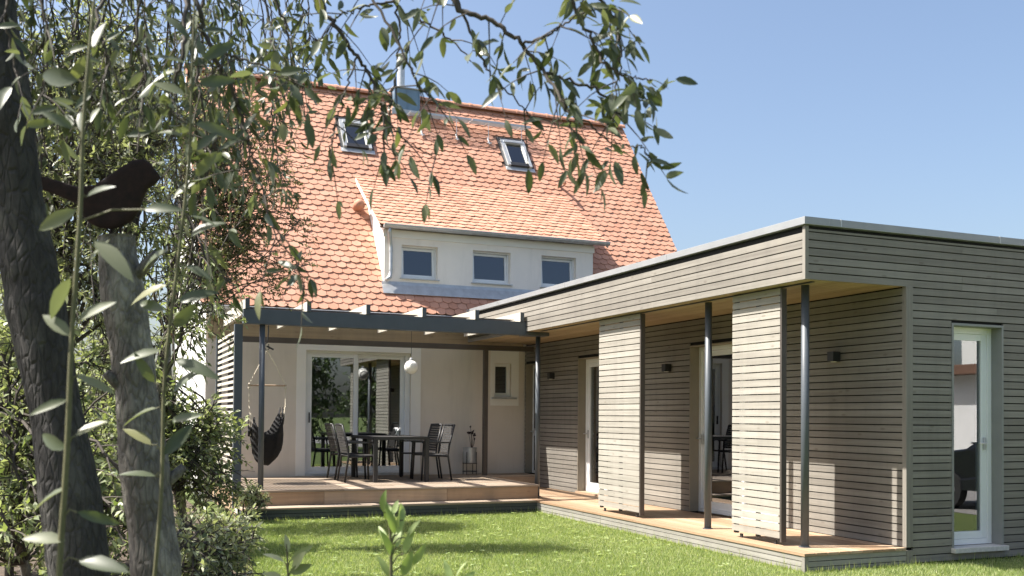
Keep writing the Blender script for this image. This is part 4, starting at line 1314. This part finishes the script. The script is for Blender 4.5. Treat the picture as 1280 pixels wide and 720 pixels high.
# ------------------------------------------------------------------ background trees and shrubs on the left
tot = 0
def lobe(x, y, d, rx, ry, rd, w_=1.0):
    """crown lobe seen at photo pixel (x, y) at distance d; radii in metres"""
    return (px(x, y, d), (rx, rd, ry), w_)
def tr(x, d, top, n=7, wob=.12):
    """trunk standing on the ground under photo column x at distance d, up to height top"""
    p = px(x, 515, d); g = np.array([p[0], p[1], 0.0])
    k = np.linspace(0, 1, n)
    pts = np.stack([g[0] + wob * np.sin(k * 4 + x), g[1] + wob * np.cos(k * 3 + x) - wob * math.cos(x), k * top], -1)
    return g, pts
g, tk = tr(70, 7.4, 3.8)
_, n = plant('olive_tree', 'tall pale olive leaved tree rising behind the rusty bird', 'tree', g, tk, .09, .03,
      [lobe(60, 90, 7.4, .95, .9, .8), lobe(170, 60, 7.4, .7, .85, .7), lobe(225, 190, 7.3, .42, .7, .5, .7), lobe(70, 260, 7.2, .8, .7, .7), lobe(185, 290, 7.1, .35, .5, .5, .5), lobe(-20, 180, 7.4, .7, .95, .7, .6), lobe(110, 400, 7.1, .6, .5, .5, .6)],
      13, 15, 13, (.055, .019), 'leaf_back', twig_len=(.2, .5), droop=.3, twig_r=.0045, limb_from=.5); tot += n
g, tk = tr(222, 10.8, 3.6)
_, n = plant('twiggy_tree', 'sparse twiggy tree with fine khaki foliage in front of the tiled roof', 'tree', g, tk, .05, .02,
      [lobe(300, 175, 10.8, .55, .65, .5), lobe(335, 260, 10.8, .55, .5, .5), lobe(285, 300, 10.8, .5, .6, .5), lobe(350, 200, 10.8, .3, .4, .3, .5), lobe(260, 380, 10.8, .4, .4, .4, .5), lobe(270, 120, 10.8, .45, .5, .4, .9), lobe(372, 335, 10.8, .32, .22, .3, .35), lobe(320, 120, 10.8, .35, .3, .3, .5)],
      13, 16, 26, (.036, .015), 'leaf_fine', twig_len=(.15, .45), droop=.1, twig_r=.0035, limb_from=.7); tot += n
g, tk = tr(20, 6.6, 1.5)
_, n = plant('broad_shrub', 'dense green shrub filling the bed behind the dark tree trunk', 'shrub', g, tk, .04, .02,
      [lobe(10, 470, 6.6, .55, .5, .5), lobe(80, 560, 6.4, .5, .5, .5), lobe(0, 640, 6.0, .5, .6, .5), lobe(95, 420, 6.8, .4, .35, .4, .7), lobe(110, 680, 6.0, .5, .4, .4)],
      10, 13, 10, (.060, .026), 'leaf_bush', twig_len=(.15, .4)); tot += n
g, tk = tr(215, 10.6, 1.9)
_, n = plant('light_shrub', 'light green leafy shrub reaching the corner of the terrace', 'shrub', g, tk, .035, .015,
      [lobe(240, 520, 10.8, .45, .4, .45), lobe(272, 560, 11.2, .36, .4, .4), lobe(215, 570, 10.4, .5, .5, .5), lobe(180, 490, 10.4, .35, .4, .4), lobe(255, 610, 10.6, .45, .3, .45)],
      10, 13, 10, (.065, .030), 'leaf_bush', twig_len=(.2, .45)); tot += n
g, tk = tr(205, 8.6, 3.4)
_, n = plant('slender_tree', 'slender tree with bright drooping leaves beside the white gable wall', 'tree', g, tk, .035, .012,
      [lobe(205, 330, 8.6, .35, .45, .35), lobe(260, 395, 8.8, .35, .22, .3), lobe(225, 430, 8.5, .35, .3, .3), lobe(190, 210, 8.6, .3, .5, .3, .6)],
      5, 7, 8, (.085, .028), 'leaf_bush', twig_len=(.2, .5), droop=.4); tot += n
g, tk = tr(262, 7.4, .5)
_, n = plant('pale_shrub', 'low pale variegated shrub along the edge of the lawn', 'shrub', g, tk, .02, .012,
      [lobe(235, 680, 7.4, .45, .3, .4), lobe(275, 655, 8.2, .28, .25, .35), lobe(205, 735, 6.6, .5, .3, .4), lobe(262, 712, 7.2, .2, .15, .25, .7)],
      10, 12, 9, (.060, .024), 'leaf_pale', twig_len=(.12, .3)); tot += n
g, tk = tr(318, 13.5, .2)
_, n = plant('small_tuft', 'small yellow green tuft growing against the terrace step', 'plant', g, tk, .01, .008,
      [lobe(316, 622, 13.45, .22, .14, .12)], 16, 10, 9, (.045, .014), 'leaf_pale', twig_len=(.08, .2)); tot += n
for i, (pxx, d, hgt, lb) in enumerate(((35, 23, 7.5, 'tall leafy tree far behind the leaning dark trunk'), (135, 26, 6.5, 'leafy tree beyond the hedge behind the rusty bird'), (5, 15.5, 4.0, 'bushy tree before the hedge beside the dark trunk'))):
    p = px(pxx, 515, d); x, y = p[0], p[1]
    tk = np.stack([np.full(6, x), np.full(6, y), np.linspace(0, hgt * .7, 6)], -1)
    _, n = plant('leafy_tree', lb, 'tree', (x, y, 0), tk, .11, .05, [((x, y, hgt * .62), (1.5, 1.5, hgt * .38), 1), ((x + .2, y - .3, hgt * .3), (1.4, 1.3, hgt * .3), .8)], 26, 14, 11, (.10, .05), 'leaf_bush' if i == 2 else 'leaf_back', twig_len=(.3, .7)); tot += n
hl = []
for i in range(9):
    hl.append(((-5.0 + .72 * i, 22.0 - .42 * i + .3 * math.sin(i * 2), 1.15 + .2 * math.sin(i * 3)), (.7, .6, 1.05), 1))
tk = np.stack([np.linspace(-5.2, .8, 12), np.linspace(22.1, 18.6, 12), np.full(12, .35)], -1)
_, n = plant('hedge', 'dense green hedge running behind the bed towards the white gable wall', 'hedge', (-2.2, 20.3, 0), tk, .04, .03, hl, 10, 13, 11, (.10, .055), 'leaf_bush', twig_len=(.25, .5), limb_from=0); tot += n
for i, (pxx, d, hgt, lb) in enumerate(((15, 9.0, 2.7, 'leafy shrub standing behind the two leaning trunks'), (105, 9.6, 2.0, 'rounded green shrub between the cut trunk and the terrace'))):
    p = px(pxx, 515, d); x, y = p[0], p[1]
    tk = np.stack([np.full(5, x), np.full(5, y), np.linspace(0, hgt * .4, 5)], -1)
    _, n = plant('bed_shrub', lb, 'shrub', (x, y, 0), tk, .04, .02, [((x, y, hgt * .55), (.85, .7, hgt * .45), 1), ((x + .3, y - .2, hgt * .3), (.8, .7, hgt * .3), .8)], 22, 13, 11, (.07, .034), 'leaf_bush', twig_len=(.2, .45), limb_from=.3); tot += n
# the tree that shades the lawn, leaning out above the bed
g, tk = tr(150, 13.2, 5.4)
_, n = plant('shade_tree', 'tall grey green tree standing between the bed and the white gable wall', 'tree', g, tk, .10, .04,
      [((-.3, 13.5, 5.8), (.7, .8, .7), 1), ((.35, 13.7, 5.5), (.6, .6, .45), 1.2), ((-1.3, 13.5, 4.6), (.8, .8, .8), .8)],
      20, 14, 15, (.09, .034), 'leaf_back', twig_len=(.3, .6), droop=.3, limb_from=.6); tot += n
# garden behind the camera, seen mirrored in the glass doors
for i, (x, y, hgt) in enumerate(((-5, -10, 7), (3.0, -10, 7.5), (7.4, -4.5, 6.5), (11.2, -7.5, 7.5))):
    tk = np.stack([np.full(6, x), np.full(6, y), np.linspace(0, hgt * .7, 6)], -1)
    _, n = plant('garden_tree', ('broad dark tree at the far end of the garden', 'tall dark tree at the far end of the garden', 'small dark tree at the far end of the garden', 'dark tree beside the garden driveway')[i], 'tree', (x, y, 0), tk, .15, .06, [((x, y, hgt * .6), (2.2, 2.0, hgt * .4), 1), ((x + .5, y, hgt * .25), (2.0, 1.6, hgt * .25), .8)], 22, 14, 10, (.17, .09), 'leaf_dark', twig_len=(.4, .9)); tot += n

# ------------------------------------------------------------------ foreground willow with its leaning trunk
def pxpath(pts):
    return np.array([px(*p) for p in pts])
def smooth_path(P, n):
    P = np.asarray(P, float); k = len(P)
    t = np.linspace(0, k - 1, n); out = []
    for a in t:
        i = int(min(a, k - 2)); f = a - i
        p0 = P[max(i - 1, 0)]; p1 = P[i]; p2 = P[i + 1]; p3 = P[min(i + 2, k - 1)]
        out.append(.5 * ((2 * p1) + (p2 - p0) * f + (2 * p0 - 5 * p1 + 4 * p2 - p3) * f * f + (3 * p1 - p0 - 3 * p2 + p3) * f ** 3))
    return np.array(out)
tb = px(102, 760, 3.0)
gbase = np.array([tb[0] + .10, tb[1] + .02, -.05])
tp = [gbase, gbase * .5 + tb * .5 + (.0, 0, 0), px(100, 720, 3.0), px(78, 560, 3.0), px(52, 420, 3.0), px(28, 280, 3.0), px(6, 120, 2.98), px(-12, -20, 2.95), px(10, -170, 2.9), px(70, -300, 2.85)]
willow = thing('willow_tree', 'leaning dark barked willow with branches hanging across the roof and sky', 'tree', tuple(np.array([gbase[0], gbase[1], 0])))
tsm = smooth_path(tp, 60); tfine = smooth_path(tp, 240)
rad = np.interp(np.linspace(0, 1, 60), [0, .25, .6, 1], [.115, .098, .085, .06]) * (1 + .05 * np.sin(np.linspace(0, 30, 60)) + .03 * rng.normal(size=60))
MB().trunk(tfine, np.interp(np.linspace(0, 1, 240), np.linspace(0, 1, 60), rad * .86), 40, .06).obj('trunk', 'bark_dark', willow, smooth=True)
crown_top = px(70, -300, 2.85)
WD = 2.75
# hanging branches traced as (photo x, photo y, distance): thickness at start
branches = [
 ([(70, -300, 2.85), (250, -240, 2.8), (360, -120, WD), (400, 0, WD), (417, 29, WD), (446, 70, WD), (468, 106, WD), (477, 140, 2.7), (482, 205, 2.7)], .013),
 ([(250, -240, 2.8), (420, -140, 2.8), (494, 0, 2.8), (520, 22, 2.8), (553, 40, 2.8), (589, 77, 2.8)], .010),
 ([(250, -240, 2.8), (480, -160, 2.65), (567, 0, 2.6), (615, 26, 2.6), (652, 55, 2.6), (681, 92, 2.6), (703, 125, 2.55), (714, 158, 2.55), (732, 186, 2.55)], .012),
 ([(553, -40, 2.7), (585, 30, 2.7), (600, 70, 2.7), (618, 98, 2.7), (640, 120, 2.7), (662, 146, 2.7)], .006),
 ([(681, 92, 2.6), (733, 107, 2.6), (769, 125, 2.62), (800, 126, 2.64), (818, 121, 2.65)], .006),
 ([(480, -160, 2.65), (640, -80, 2.5), (700, -20, 2.5), (733, 37, 2.5), (760, 82, 2.5), (790, 96, 2.5), (815, 100, 2.5)], .009),
 ([(640, -80, 2.5), (720, -30, 2.55), (760, 10, 2.6), (775, 50, 2.6), (772, 100, 2.6), (765, 150, 2.6)], .007),
 ([(703, 125, 2.55), (740, 160, 2.55), (775, 180, 2.55), (802, 184, 2.55), (812, 200, 2.55)], .004),
 ([(446, 70, WD), (430, 120, 2.7), (418, 160, 2.7), (412, 185, 2.7)], .004),
 ([(477, 140, 2.7), (500, 170, 2.7), (530, 190, 2.7), (545, 196, 2.7)], .004),
 ([(360, -120, WD), (440, -40, 2.7), (500, 60, 2.65), (525, 110, 2.65), (548, 130, 2.65)], .007),
 ([(494, 0, 2.8), (500, 50, 2.8), (492, 100, 2.8), (486, 150, 2.8)], .005),
 ([(70, -300, 2.85), (160, -160, 2.6), (235, -20, 2.5), (262, 60, 2.5), (289, 110, 2.5), (303, 152, 2.5), (312, 180, 2.5), (323, 222, 2.5), (334, 262, 2.5)], .011),
 ([(262, 60, 2.5), (305, 75, 2.5), (352, 92, 2.5), (380, 110, 2.5)], .005),
 ([(160, -160, 2.6), (300, -70, 2.6), (352, 20, 2.6), (366, 70, 2.6), (372, 110, 2.6)], .007),
 ([(235, -20, 2.5), (228, 60, 2.4), (216, 110, 2.4), (212, 150, 2.4)], .008),
 ([(70, -300, 2.85), (60, -120, 2.4), (52, 0, 2.3), (60, 60, 2.3), (54, 120, 2.3)], .008),
 ([(160, -160, 2.6), (140, -40, 2.3), (122, 30, 2.2), (135, 70, 2.2), (128, 110, 2.2)], .008),
 ([(160, -160, 2.6), (180, -50, 2.5), (170, 40, 2.5), (182, 90, 2.5), (178, 130, 2.5)], .007),
 ([(300, -70, 2.6), (250, 10, 2.6), (246, 90, 2.6), (258, 170, 2.6), (252, 250, 2.6), (262, 330, 2.6)], .007),
 ([(60, -120, 2.4), (10, -10, 2.4), (14, 60, 2.4), (32, 130, 2.4)], .007),
 ([(300, -70, 2.6), (330, 0, 2.7), (338, 50, 2.7), (322, 90, 2.7)], .006),
 ([(494, 0, 2.8), (450, 10, 2.75), (425, 20, 2.75), (395, 55, 2.7)], .005),
 ([(652, 55, 2.6), (690, 40, 2.55), (730, 15, 2.55), (770, 8, 2.5)], .005),
 ([(334, 262, 2.5), (348, 300, 2.5), (372, 330, 2.5), (380, 362, 2.5)], .003),
]
fine_from = len(branches)
fr = random.Random(21)
for k in range(26):
    x0 = 10 + k * 15 + fr.uniform(-8, 8); d = fr.uniform(3.3, 4.3)
    ln = fr.uniform(110, 260) if x0 < 330 else fr.uniform(60, 130)
    if 60 < x0 < 215: ln = min(ln, 150)
    sw = fr.uniform(-14, 26)
    branches.append(([(120 + .35 * x0, -300, 2.9), (x0 - 40, -170, d), (x0 - 8, -40, d), (x0 + sw * .3, ln * .35, d), (x0 + sw * .7, ln * .7, d), (x0 + sw, ln, d)], .0055))
LP = []; LD = []; LS = []
for bi, (pts, r0) in enumerate(branches):
    path = smooth_path(pxpath(pts), 8 * len(pts))
    path[1:-1] += rng.normal(size=(len(path) - 2, 3)) * .003
    MB().tube(path, np.linspace(r0 * .75, max(.0016, r0 * .17), len(path)), 7).obj('branch', 'twig', willow, smooth=True)
    q = to_px(path)
    seg = np.linalg.norm(np.diff(path, axis=0), axis=1)
    # leaf-bearing side twigs on the part in view
    inview = np.where((q[:, 1] > -60) & (q[:, 0] > -40))[0]
    if len(inview) < 2: continue
    i0 = inview[0]
    length = seg[i0:].sum()
    for _ in range(int(length / (.026 if bi in (4, 5, 6, 23) else ( .020 if bi >= fine_from else .033 if bi == 2 else .05)))):
        i = rng.integers(i0, len(path) - 1)
        p = path[i] + (path[i + 1] - path[i]) * rng.random()
        d0 = unit(path[i + 1] - path[i])
        d = unit(d0 * .5 + rng.normal(size=3) * .6 + (0, 0, -.35))
        ln = rng.uniform(.04, .08 if bi in (4, 5, 7) else .15)
        tw = bez(p, p + d * ln * .6, p + d * ln + (0, 0, -.25 * ln), 4)
        MB_t = (tw, r0)
        LP.append(tw[-1]); LD.append(unit(tw[-1] - tw[-2])); LS.append(1.0)
        for a in (1, 2, 3):
            if rng.random() < .62:
                LP.append(tw[a]); LD.append(unit(unit(tw[a] - tw[a - 1]) * .5 + rng.normal(size=3) * .7 + (0, 0, -.3))); LS.append(rng.uniform(.6, 1))
        if ln > .07:
            if not hasattr(willow, 'name') : pass
            TW = globals().setdefault('TWIGS', MB()); TW.tube(tw, [.0022, .0018, .0014, .001], 4, cap=False)
    LP.append(path[-1]); LD.append(unit(path[-1] - path[-2])); LS.append(1.0)
CP = []; CD = []  # unseen crown clusters above the frame, added sunward to shade the trunks
for (c_, r_, k_) in (((-1.1, 4.0, 3.8), (.9, .6, .5), 40), ((-1.6, 4.3, 4.3), (1.0, .8, .6), 34), ((-2.0, 4.1, 3.4), (.8, .6, .7), 34)):
    for _ in range(k_):
        tip = np.array(c_) + unit(rng.normal(size=3)) * rng.random() ** .4 * np.array(r_)
        root = tsm[rng.integers(44, 60)]
        pl = bez(root, (root + tip) / 2 + rng.normal(size=3) * .15 + (0, 0, .25), tip, 7)
        if (to_px(pl)[:, 1] > -25).any() and (to_px(pl)[:, 0] > 0).any(): continue
        TWIGS.tube(pl, np.linspace(.012, .003, 7), 4, cap=False)
        for _ in range(34):
            a_ = pl[rng.integers(2, 7)] + rng.normal(size=3) * .13
            CP.append(a_); CD.append(rng.normal(size=3) + (0, 0, -.4))
CP = np.array(CP); CD = np.array(CD)
q = to_px(CP); keep = ~((q[:, 1] > -30) & (q[:, 0] > -20) & (q[:, 2] > 0)); CP = CP[keep]; CD = CD[keep]
leaves_object('crown', CP, CD, rng.normal(size=CP.shape) + (0, 0, .6), rng.uniform(.06, .1, len(CP)), rng.uniform(.02, .03, len(CP)), 'leaf_willow', willow)
tag(TWIGS.obj('twigs', 'twig', willow, fix=False), kind='stuff')
LP = np.array(LP); LD = np.array(LD); LS = np.array(LS)
q = to_px(LP); keep = ~((q[:, 0] > 80) & (q[:, 0] < 225) & (q[:, 1] > 165) & (q[:, 1] < 295))      # the bird stays clear of the hanging leaves
LP, LD, LS = LP[keep], LD[keep], LS[keep]
LS = np.where(to_px(LP)[:, 2] > 3.15, LS * .78, LS)
nl = len(LP)
LN = rng.normal(size=(nl, 3)) * .8 + np.array([-.2, -.5, .5])
Lv, Lf = leaf_arrays(np.zeros((6, 3)), np.tile([1.0, 0, 0], (6, 1)), np.tile([0, 0, 1.0], (6, 1)), np.full(6, 1.0), np.linspace(.27, .38, 6), .22, True)
Lv[:, :, 2] += Lv[:, :, 0] * np.array([0, .05, -.05, .1, -.12, .15])[:, None] * Lv[:, :, 0]
LEAFM = {}
def leaf_shape(i, mat):
    if (i, mat) not in LEAFM:
        me = bpy.data.meshes.new('leaf')
        me.from_pydata([tuple(p) for p in Lv[i]], [], [tuple(dict.fromkeys(q)) for q in Lf.tolist()])
        me.materials.append(M[mat])
        me.polygons.foreach_set('use_smooth', [True] * len(me.polygons))
        LEAFM[(i, mat)] = me
    return LEAFM[(i, mat)]
def leaf_obj(p, d, n, length, mat, parent, wide=1.0):
    o = bpy.data.objects.new('leaf', leaf_shape(int(rng.integers(6)), mat))
    d = Vector(d).normalized(); n = Vector(n)
    s = n.cross(d).normalized(); u = d.cross(s)
    r = Matrix((d, s, u)).transposed()
    put(o, parent, p)
    o.rotation_euler = r.to_euler()
    o.scale = (length, length * wide, length)
    return o
q = to_px(LP)
size = LS / q[:, 2] * np.where((q[:, 0] > -10) & (q[:, 0] < 1290) & (q[:, 1] > -20), 1, 0) * np.where(q[:, 0] > 380, 1.2, 1.0)
order = np.argsort(-size)
big = order[:300]; small = order[300:]
LL = LS * rng.uniform(.050, .076, nl)
for i in big:
    leaf_obj(LP[i], LD[i], LN[i], LL[i], 'leaf_willow', willow)
if len(small):
    v, f = leaf_arrays(LP[small], LD[small], LN[small], LL[small], LL[small] * .32, .22, True)
    n, k = v.shape[:2]
    MBL = MB()
    base = np.array(WLOC[willow])
    tn = rng.random(n)
    for j in range(n):
        MBL.add(v[j], [tuple(dict.fromkeys(x)) for x in f.tolist()], tn[j])
    tag(MBL.obj('foliage', 'leaf_willow', willow, fix=False, tones=True, smooth=True), kind='stuff')
print('willow leaves', nl, 'bg leaves', tot, 'grass', ng)

# ------------------------------------------------------------------ grey cut trunk with the rusty bird on top
sb_ = px(195, 740, 3.3)
sbase = np.array([sb_[0] + .06, sb_[1], -.05])
sp = smooth_path([sbase, (sbase + sb_) / 2, px(196, 720, 3.3), px(182, 600, 3.3), px(166, 450, 3.3), px(150, 340, 3.3), px(146, 296, 3.3)], 44)
sr = np.interp(np.linspace(0, 1, 44), [0, .5, .8, 1], [.105, .088, .078, .066]) * (1 + .045 * np.sin(np.linspace(1, 26, 44)) + .03 * rng.normal(size=44))
stump = thing('cut_trunk', 'grey barked cut tree trunk carrying the rusty bird', 'tree trunk', (sbase[0], sbase[1], 0))
MB().trunk(smooth_path(sp, 200), np.interp(np.linspace(0, 1, 200), np.linspace(0, 1, 44), sr * .85), 40, .06).obj('trunk', 'bark', stump, smooth=True)
st = MB()
for k, (i, dx_, dy_, ln) in enumerate(((34, .3, -.2, .09), (26, -.35, -.1, .06), (20, .35, 0, .07))):
    p = sp[i]; d = unit(np.array([dx_, dy_, .35]))
    MB().tube([p, p + d * (sr[i] + ln * .5), p + d * (sr[i] + ln)], [.022, .018, .014], 10).obj('branch_stub', 'bark', stump, smooth=True)
# bird: outline in photo pixels, bulged to a thickness of about 3 cm
outline = [(8, 207), (20, 213), (60, 222), (98, 234), (120, 231), (137, 219), (152, 208), (168, 200), (180, 199), (189, 204), (194, 212), (202, 222), (193, 231), (184, 237), (178, 251), (175, 262), (166, 276), (152, 284), (140, 287), (125, 285), (112, 279), (104, 270), (98, 256), (78, 247), (50, 236), (22, 226), (10, 219)]
bd = 3.3
O2 = np.array([px(x, y, bd) for x, y in outline])
fw = RC[2]
bm = bmesh.new()
def bird_layer(scale, off):
    c = np.array(outline, float); m_ = np.array([142.0, 246.0])
    out = []
    for (x, y) in outline:
        axis = np.array([min(max(x, 40), 178), 0.0]); axis[1] = np.interp(axis[0], [40, 98, 120, 150, 178], [228, 246, 256, 248, 218])
        pq = axis + (np.array([x, y]) - axis) * scale
        out.append(bm.verts.new(px(pq[0], pq[1], bd) + fw * off))
    return out
ls = [bird_layer(.70, -.0125), bird_layer(.90, -.0105), bird_layer(.975, -.0055), bird_layer(1.0, 0), bird_layer(.975, .0055), bird_layer(.90, .0105), bird_layer(.70, .0125)]
for a, b in zip(ls[:-1], ls[1:]):
    n = len(a)
    for i in range(n): bm.faces.new((a[i], a[(i + 1) % n], b[(i + 1) % n], b[i]))
bm.faces.new(ls[0][::-1]); bm.faces.new(ls[-1])
bmesh.ops.recalc_face_normals(bm, faces=bm.faces[:])
bc = px(145, 290, bd)
bird = thing('bird_figure', 'rusty brown metal bird figure perched on the cut trunk', 'ornament', tuple(bc))
for v in bm.verts: v.co -= Vector(bc)
me = bpy.data.meshes.new('body'); bm.to_mesh(me); bm.free(); me.materials.append(M['rust'])
me.polygons.foreach_set('use_smooth', [True] * len(me.polygons))
put(bpy.data.objects.new('body', me), bird, tuple(bc))
for x in (138, 150):
    MB().tube([px(x, 282, bd), px(x + 1, 297, bd)], .004, 6).obj('leg', 'rust', bird)

# ------------------------------------------------------------------ near shoots with large leaves
def shoot(name, label, cat, path, r, leaves, mat, length, group=None, alt=None, dep_clear=False):
    P = smooth_path(pxpath(path), 40)
    g = P[0].copy(); g[2] = 0
    t = thing(name, label, cat, tuple(g), group)
    P = np.vstack([[g[0], g[1], -.02], P])
    MB().tube(P, np.linspace(r, r * .35, len(P)), 8).obj('stem', 'stem_green', t, smooth=True)
    for (x, y, ang, ln) in leaves:
        if dep_clear and 125 < x + math.cos(math.radians(ang)) * ln < 218 and 185 < y < 292: continue
        i = int(np.argmin(np.abs(to_px(P)[:, 1] - y - 12)))
        dep = to_px(P[i])[2]
        tip = px(x + math.cos(math.radians(ang)) * ln, y - math.sin(math.radians(ang)) * ln, dep + rng.uniform(-.04, .04))
        base = px(x, y, dep)
        d = tip - base
        if np.linalg.norm(base - P[i]) > .012:
            MB().tube([P[i], (P[i] + base) / 2 + (0, 0, .01), base], .0018, 5).obj('leaf_stalk', 'stem_green', t)
        leaf_obj(base, d, rng.normal(size=3) * .45 + np.array([-.2, -.75, .55]), np.linalg.norm(d), mat if rng.random() < .65 else alt or mat, t, wide=rng.uniform(.85, 1.2))
    return t
def rand_leaves(path_y, xs, n, ln, seed):
    r = random.Random(seed); out = []
    for k in range(n):
        y = path_y[0] + (path_y[1] - path_y[0]) * (k + r.random()) / n
        x = np.interp(y, *xs)
        side = 1 if k % 2 else -1
        ang = 90 - side * r.uniform(35, 115)
        out.append((x + side * r.uniform(3, 14), y, ang, ln * r.uniform(.7, 1.2)))
    return out
hand = [(98, 100, 172, 62), (118, 62, 80, 42), (108, 246, 35, 34), (96, 262, 205, 62), (118, 300, -42, 66), (180, 262, 8, 44), (88, 348, 240, 56), (96, 470, -20, 52), (84, 500, 195, 50), (86, 610, 200, 58), (96, 640, -15, 58), (82, 676, 170, 56), (98, 700, -8, 60), (92, 160, 150, 48), (112, 330, 60, 40), (88, 420, 140, 46), (94, 545, 30, 44), (84, 560, 160, 46), (98, 400, 35, 48)]
shoot('leafy_shoot', 'upright olive shoot with large soft leaves beside the rusty bird', 'plant', [(70, 900, 1.75), (74, 720, 1.75), (84, 560, 1.75), (90, 420, 1.75), (100, 270, 1.75), (104, 160, 1.75), (112, 60, 1.75), (120, -20, 1.75)], .0062, hand, 'leaf_shoot', 60, alt='leaf_willow')
shoot('leafy_shoot', 'thin green shoot climbing between the cut trunk and the gable wall', 'plant', [(176, 900, 2.3), (200, 640, 2.3), (206, 470, 2.3), (222, 330, 2.3), (236, 200, 2.3), (240, 90, 2.3), (244, -20, 2.3)], .0052,
      rand_leaves((600, 20), ([20, 200, 330, 470, 640], [243, 236, 222, 206, 200]), 30, 46, 3), 'leaf_willow', 46, dep_clear=True)
sap = [(500, 660, 84, 40), (494, 668, 104, 44), (505, 692, 72, 40), (490, 696, 106, 42), (497, 684, 92, 46), (509, 672, 62, 32), (486, 722, 112, 40), (503, 720, 68, 40), (516, 706, 58, 36), (491, 655, 100, 36), (486, 740, 128, 36), (511, 738, 48, 36), (497, 668, 78, 40)]
shoot('young_sapling', 'fresh green sapling with upright leaves in front of the lawn', 'plant', [(486, 1000, 2.5), (488, 800, 2.5), (489, 720, 2.5), (487, 660, 2.5), (481, 630, 2.5), (478, 618, 2.5)], .006, [(a, b, c, d * .8) for a, b, c, d in sap + [(479, 640, 95, 30), (481, 650, 80, 36), (490, 645, 70, 30), (484, 676, 120, 30), (504, 650, 96, 28)]], 'leaf_sap', 40)
shoot('young_sapling', 'short pale sapling tip at the near edge of the lawn', 'plant', [(572, 1000, 2.6), (570, 800, 2.6), (568, 722, 2.6)], .005, [(569, 728, 75, 30), (566, 730, 110, 34), (572, 732, 40, 30), (563, 735, 140, 28)], 'leaf_sap', 34)
shoot('young_sapling', 'pale grey leaved sapling beside the variegated shrub', 'plant', [(362, 1000, 3.0), (361, 800, 3.0), (360, 720, 3.0), (358, 680, 3.0)], .005, [(360, 690, 95, 24), (364, 700, 35, 28), (355, 702, 150, 26), (362, 716, 20, 28), (352, 720, 170, 26), (366, 712, 60, 26)], 'leaf_pale', 26)

# ------------------------------------------------------------------ neighbour garage and parked car, mirrored in the gable window
ga = thing('garage', 'white rendered garage with brown roof edge across the driveway', 'garage', (22, -2.5, 0))
MB().box((19.2, 25), (-7, 2.5), (0, 2.55)).obj('wall', 'white', ga)
MB().box((18.7, 25.4), (-7.4, 2.9), (2.552, 2.78), .02).obj('roof', 'redroof', ga)
gdoor = MB().box((19.16, 19.199), (-5.6, -2.9), (.02, 2.15)).obj('garage_door', 'reveal_grey', ga)
for k in range(5): B('panel', 'casing', (19.135, 19.159), (-5.55, -2.95), (.06 + k * .42, .44 + k * .42), gdoor, .006)
w_ = MB().box((19.15, 19.199), (.2, 1.1), (1.1, 1.9)).obj('window', 'pvc', ga)
B('pane', 'skyglass', (19.135, 19.149), (.28, 1.02), (1.18, 1.82), w_)
nb_ = thing('neighbour_house', 'white neighbour house with red roof behind the garage', 'house', (31, -4, 0))
MB().box((28, 36), (-10, 3), (0, 5.2)).obj('wall', 'white', nb_)
MB().prism([(27.5, 5.1), (32, 9.0), (36.5, 5.1)], 'Y', -10.4, 3.4).obj('roof', 'redroof', nb_)
for y in (-7, -3, 1):
    f_ = MB().box((27.95, 27.999), (y - .6, y + .6), (3.1, 4.4)).obj('window', 'pvc', nb_)
    B('pane', 'skyglass', (27.935, 27.949), (y - .5, y + .5), (3.2, 4.3), f_)
CX, CY = 14.0, 4.7
car = thing('parked_car', 'dark parked car standing before the white garage', 'car', (CX, CY, 0))
side = [(-2.15, .32), (-2.2, .62), (-2.05, .86), (-1.0, .98), (-.35, 1.42), (1.0, 1.46), (1.75, 1.02), (2.1, .95), (2.15, .35)]
bm = bmesh.new()
pr = []
for xw, inset in ((-.86, .0), (-.80, .06), (.80, .06), (.86, .0)):
    row = []
    for (y, z) in side:
        k = 1.0 if z < 1.0 else .82
        edge = (xw / .86)
        row.append(bm.verts.new((xw * k, y, z + (.0 if abs(xw) > .83 else .03 if z > .9 else 0))))
    pr.append(row)
for a, b in zip(pr[:-1], pr[1:]):
    for i in range(len(side)): bm.faces.new((a[i], a[(i + 1) % len(side)], b[(i + 1) % len(side)], b[i]))
bm.faces.new(pr[0][::-1]); bm.faces.new(pr[-1])
bmesh.ops.recalc_face_normals(bm, faces=bm.faces[:])
me = bpy.data.meshes.new('body'); bm.to_mesh(me); bm.free(); me.materials.append(M['carpaint'])
put(bpy.data.objects.new('body', me), car, (CX, CY, 0))
for sx in (-1, 1):
    for y in (-1.35, 1.35):
        wl = MB().tube([(CX + sx * .74, CY + y, .32), (CX + sx * .89, CY + y, .32)], .32, 20).obj('wheel', 'rubber', car)
        MB().tube([(CX + sx * .885, CY + y, .32), (CX + sx * .905, CY + y, .32)], .2, 14).obj('rim', 'alu', wl)
    B('headlight', 'clearglass', (CX + sx * .62 - .16, CX + sx * .62 + .16), (CY - 2.22, CY - 2.1), (.66, .80), car, .02)
    MB().prism([(CY - .85, 1.03), (CY - .30, 1.37), (CY + .95, 1.40), (CY + 1.45, 1.06)], 'X', CX + sx * .80 - .03, CX + sx * .80 + .03).obj('side_window', 'skyglass', car)
dw = MB(); dw.add([(9.0, -30, .006), (18.8, -30, .006), (18.8, 9.0, .006), (12.7, 9.0, .006), (12.7, 4.0, .006)], [(0, 1, 2, 3, 4)])
M['paving'] = paint('grey paving', (0.22, 0.21, 0.20), .9, 0, .15, 8, .4, 40)
tag(dw.obj('driveway', 'paving'), kind='structure')
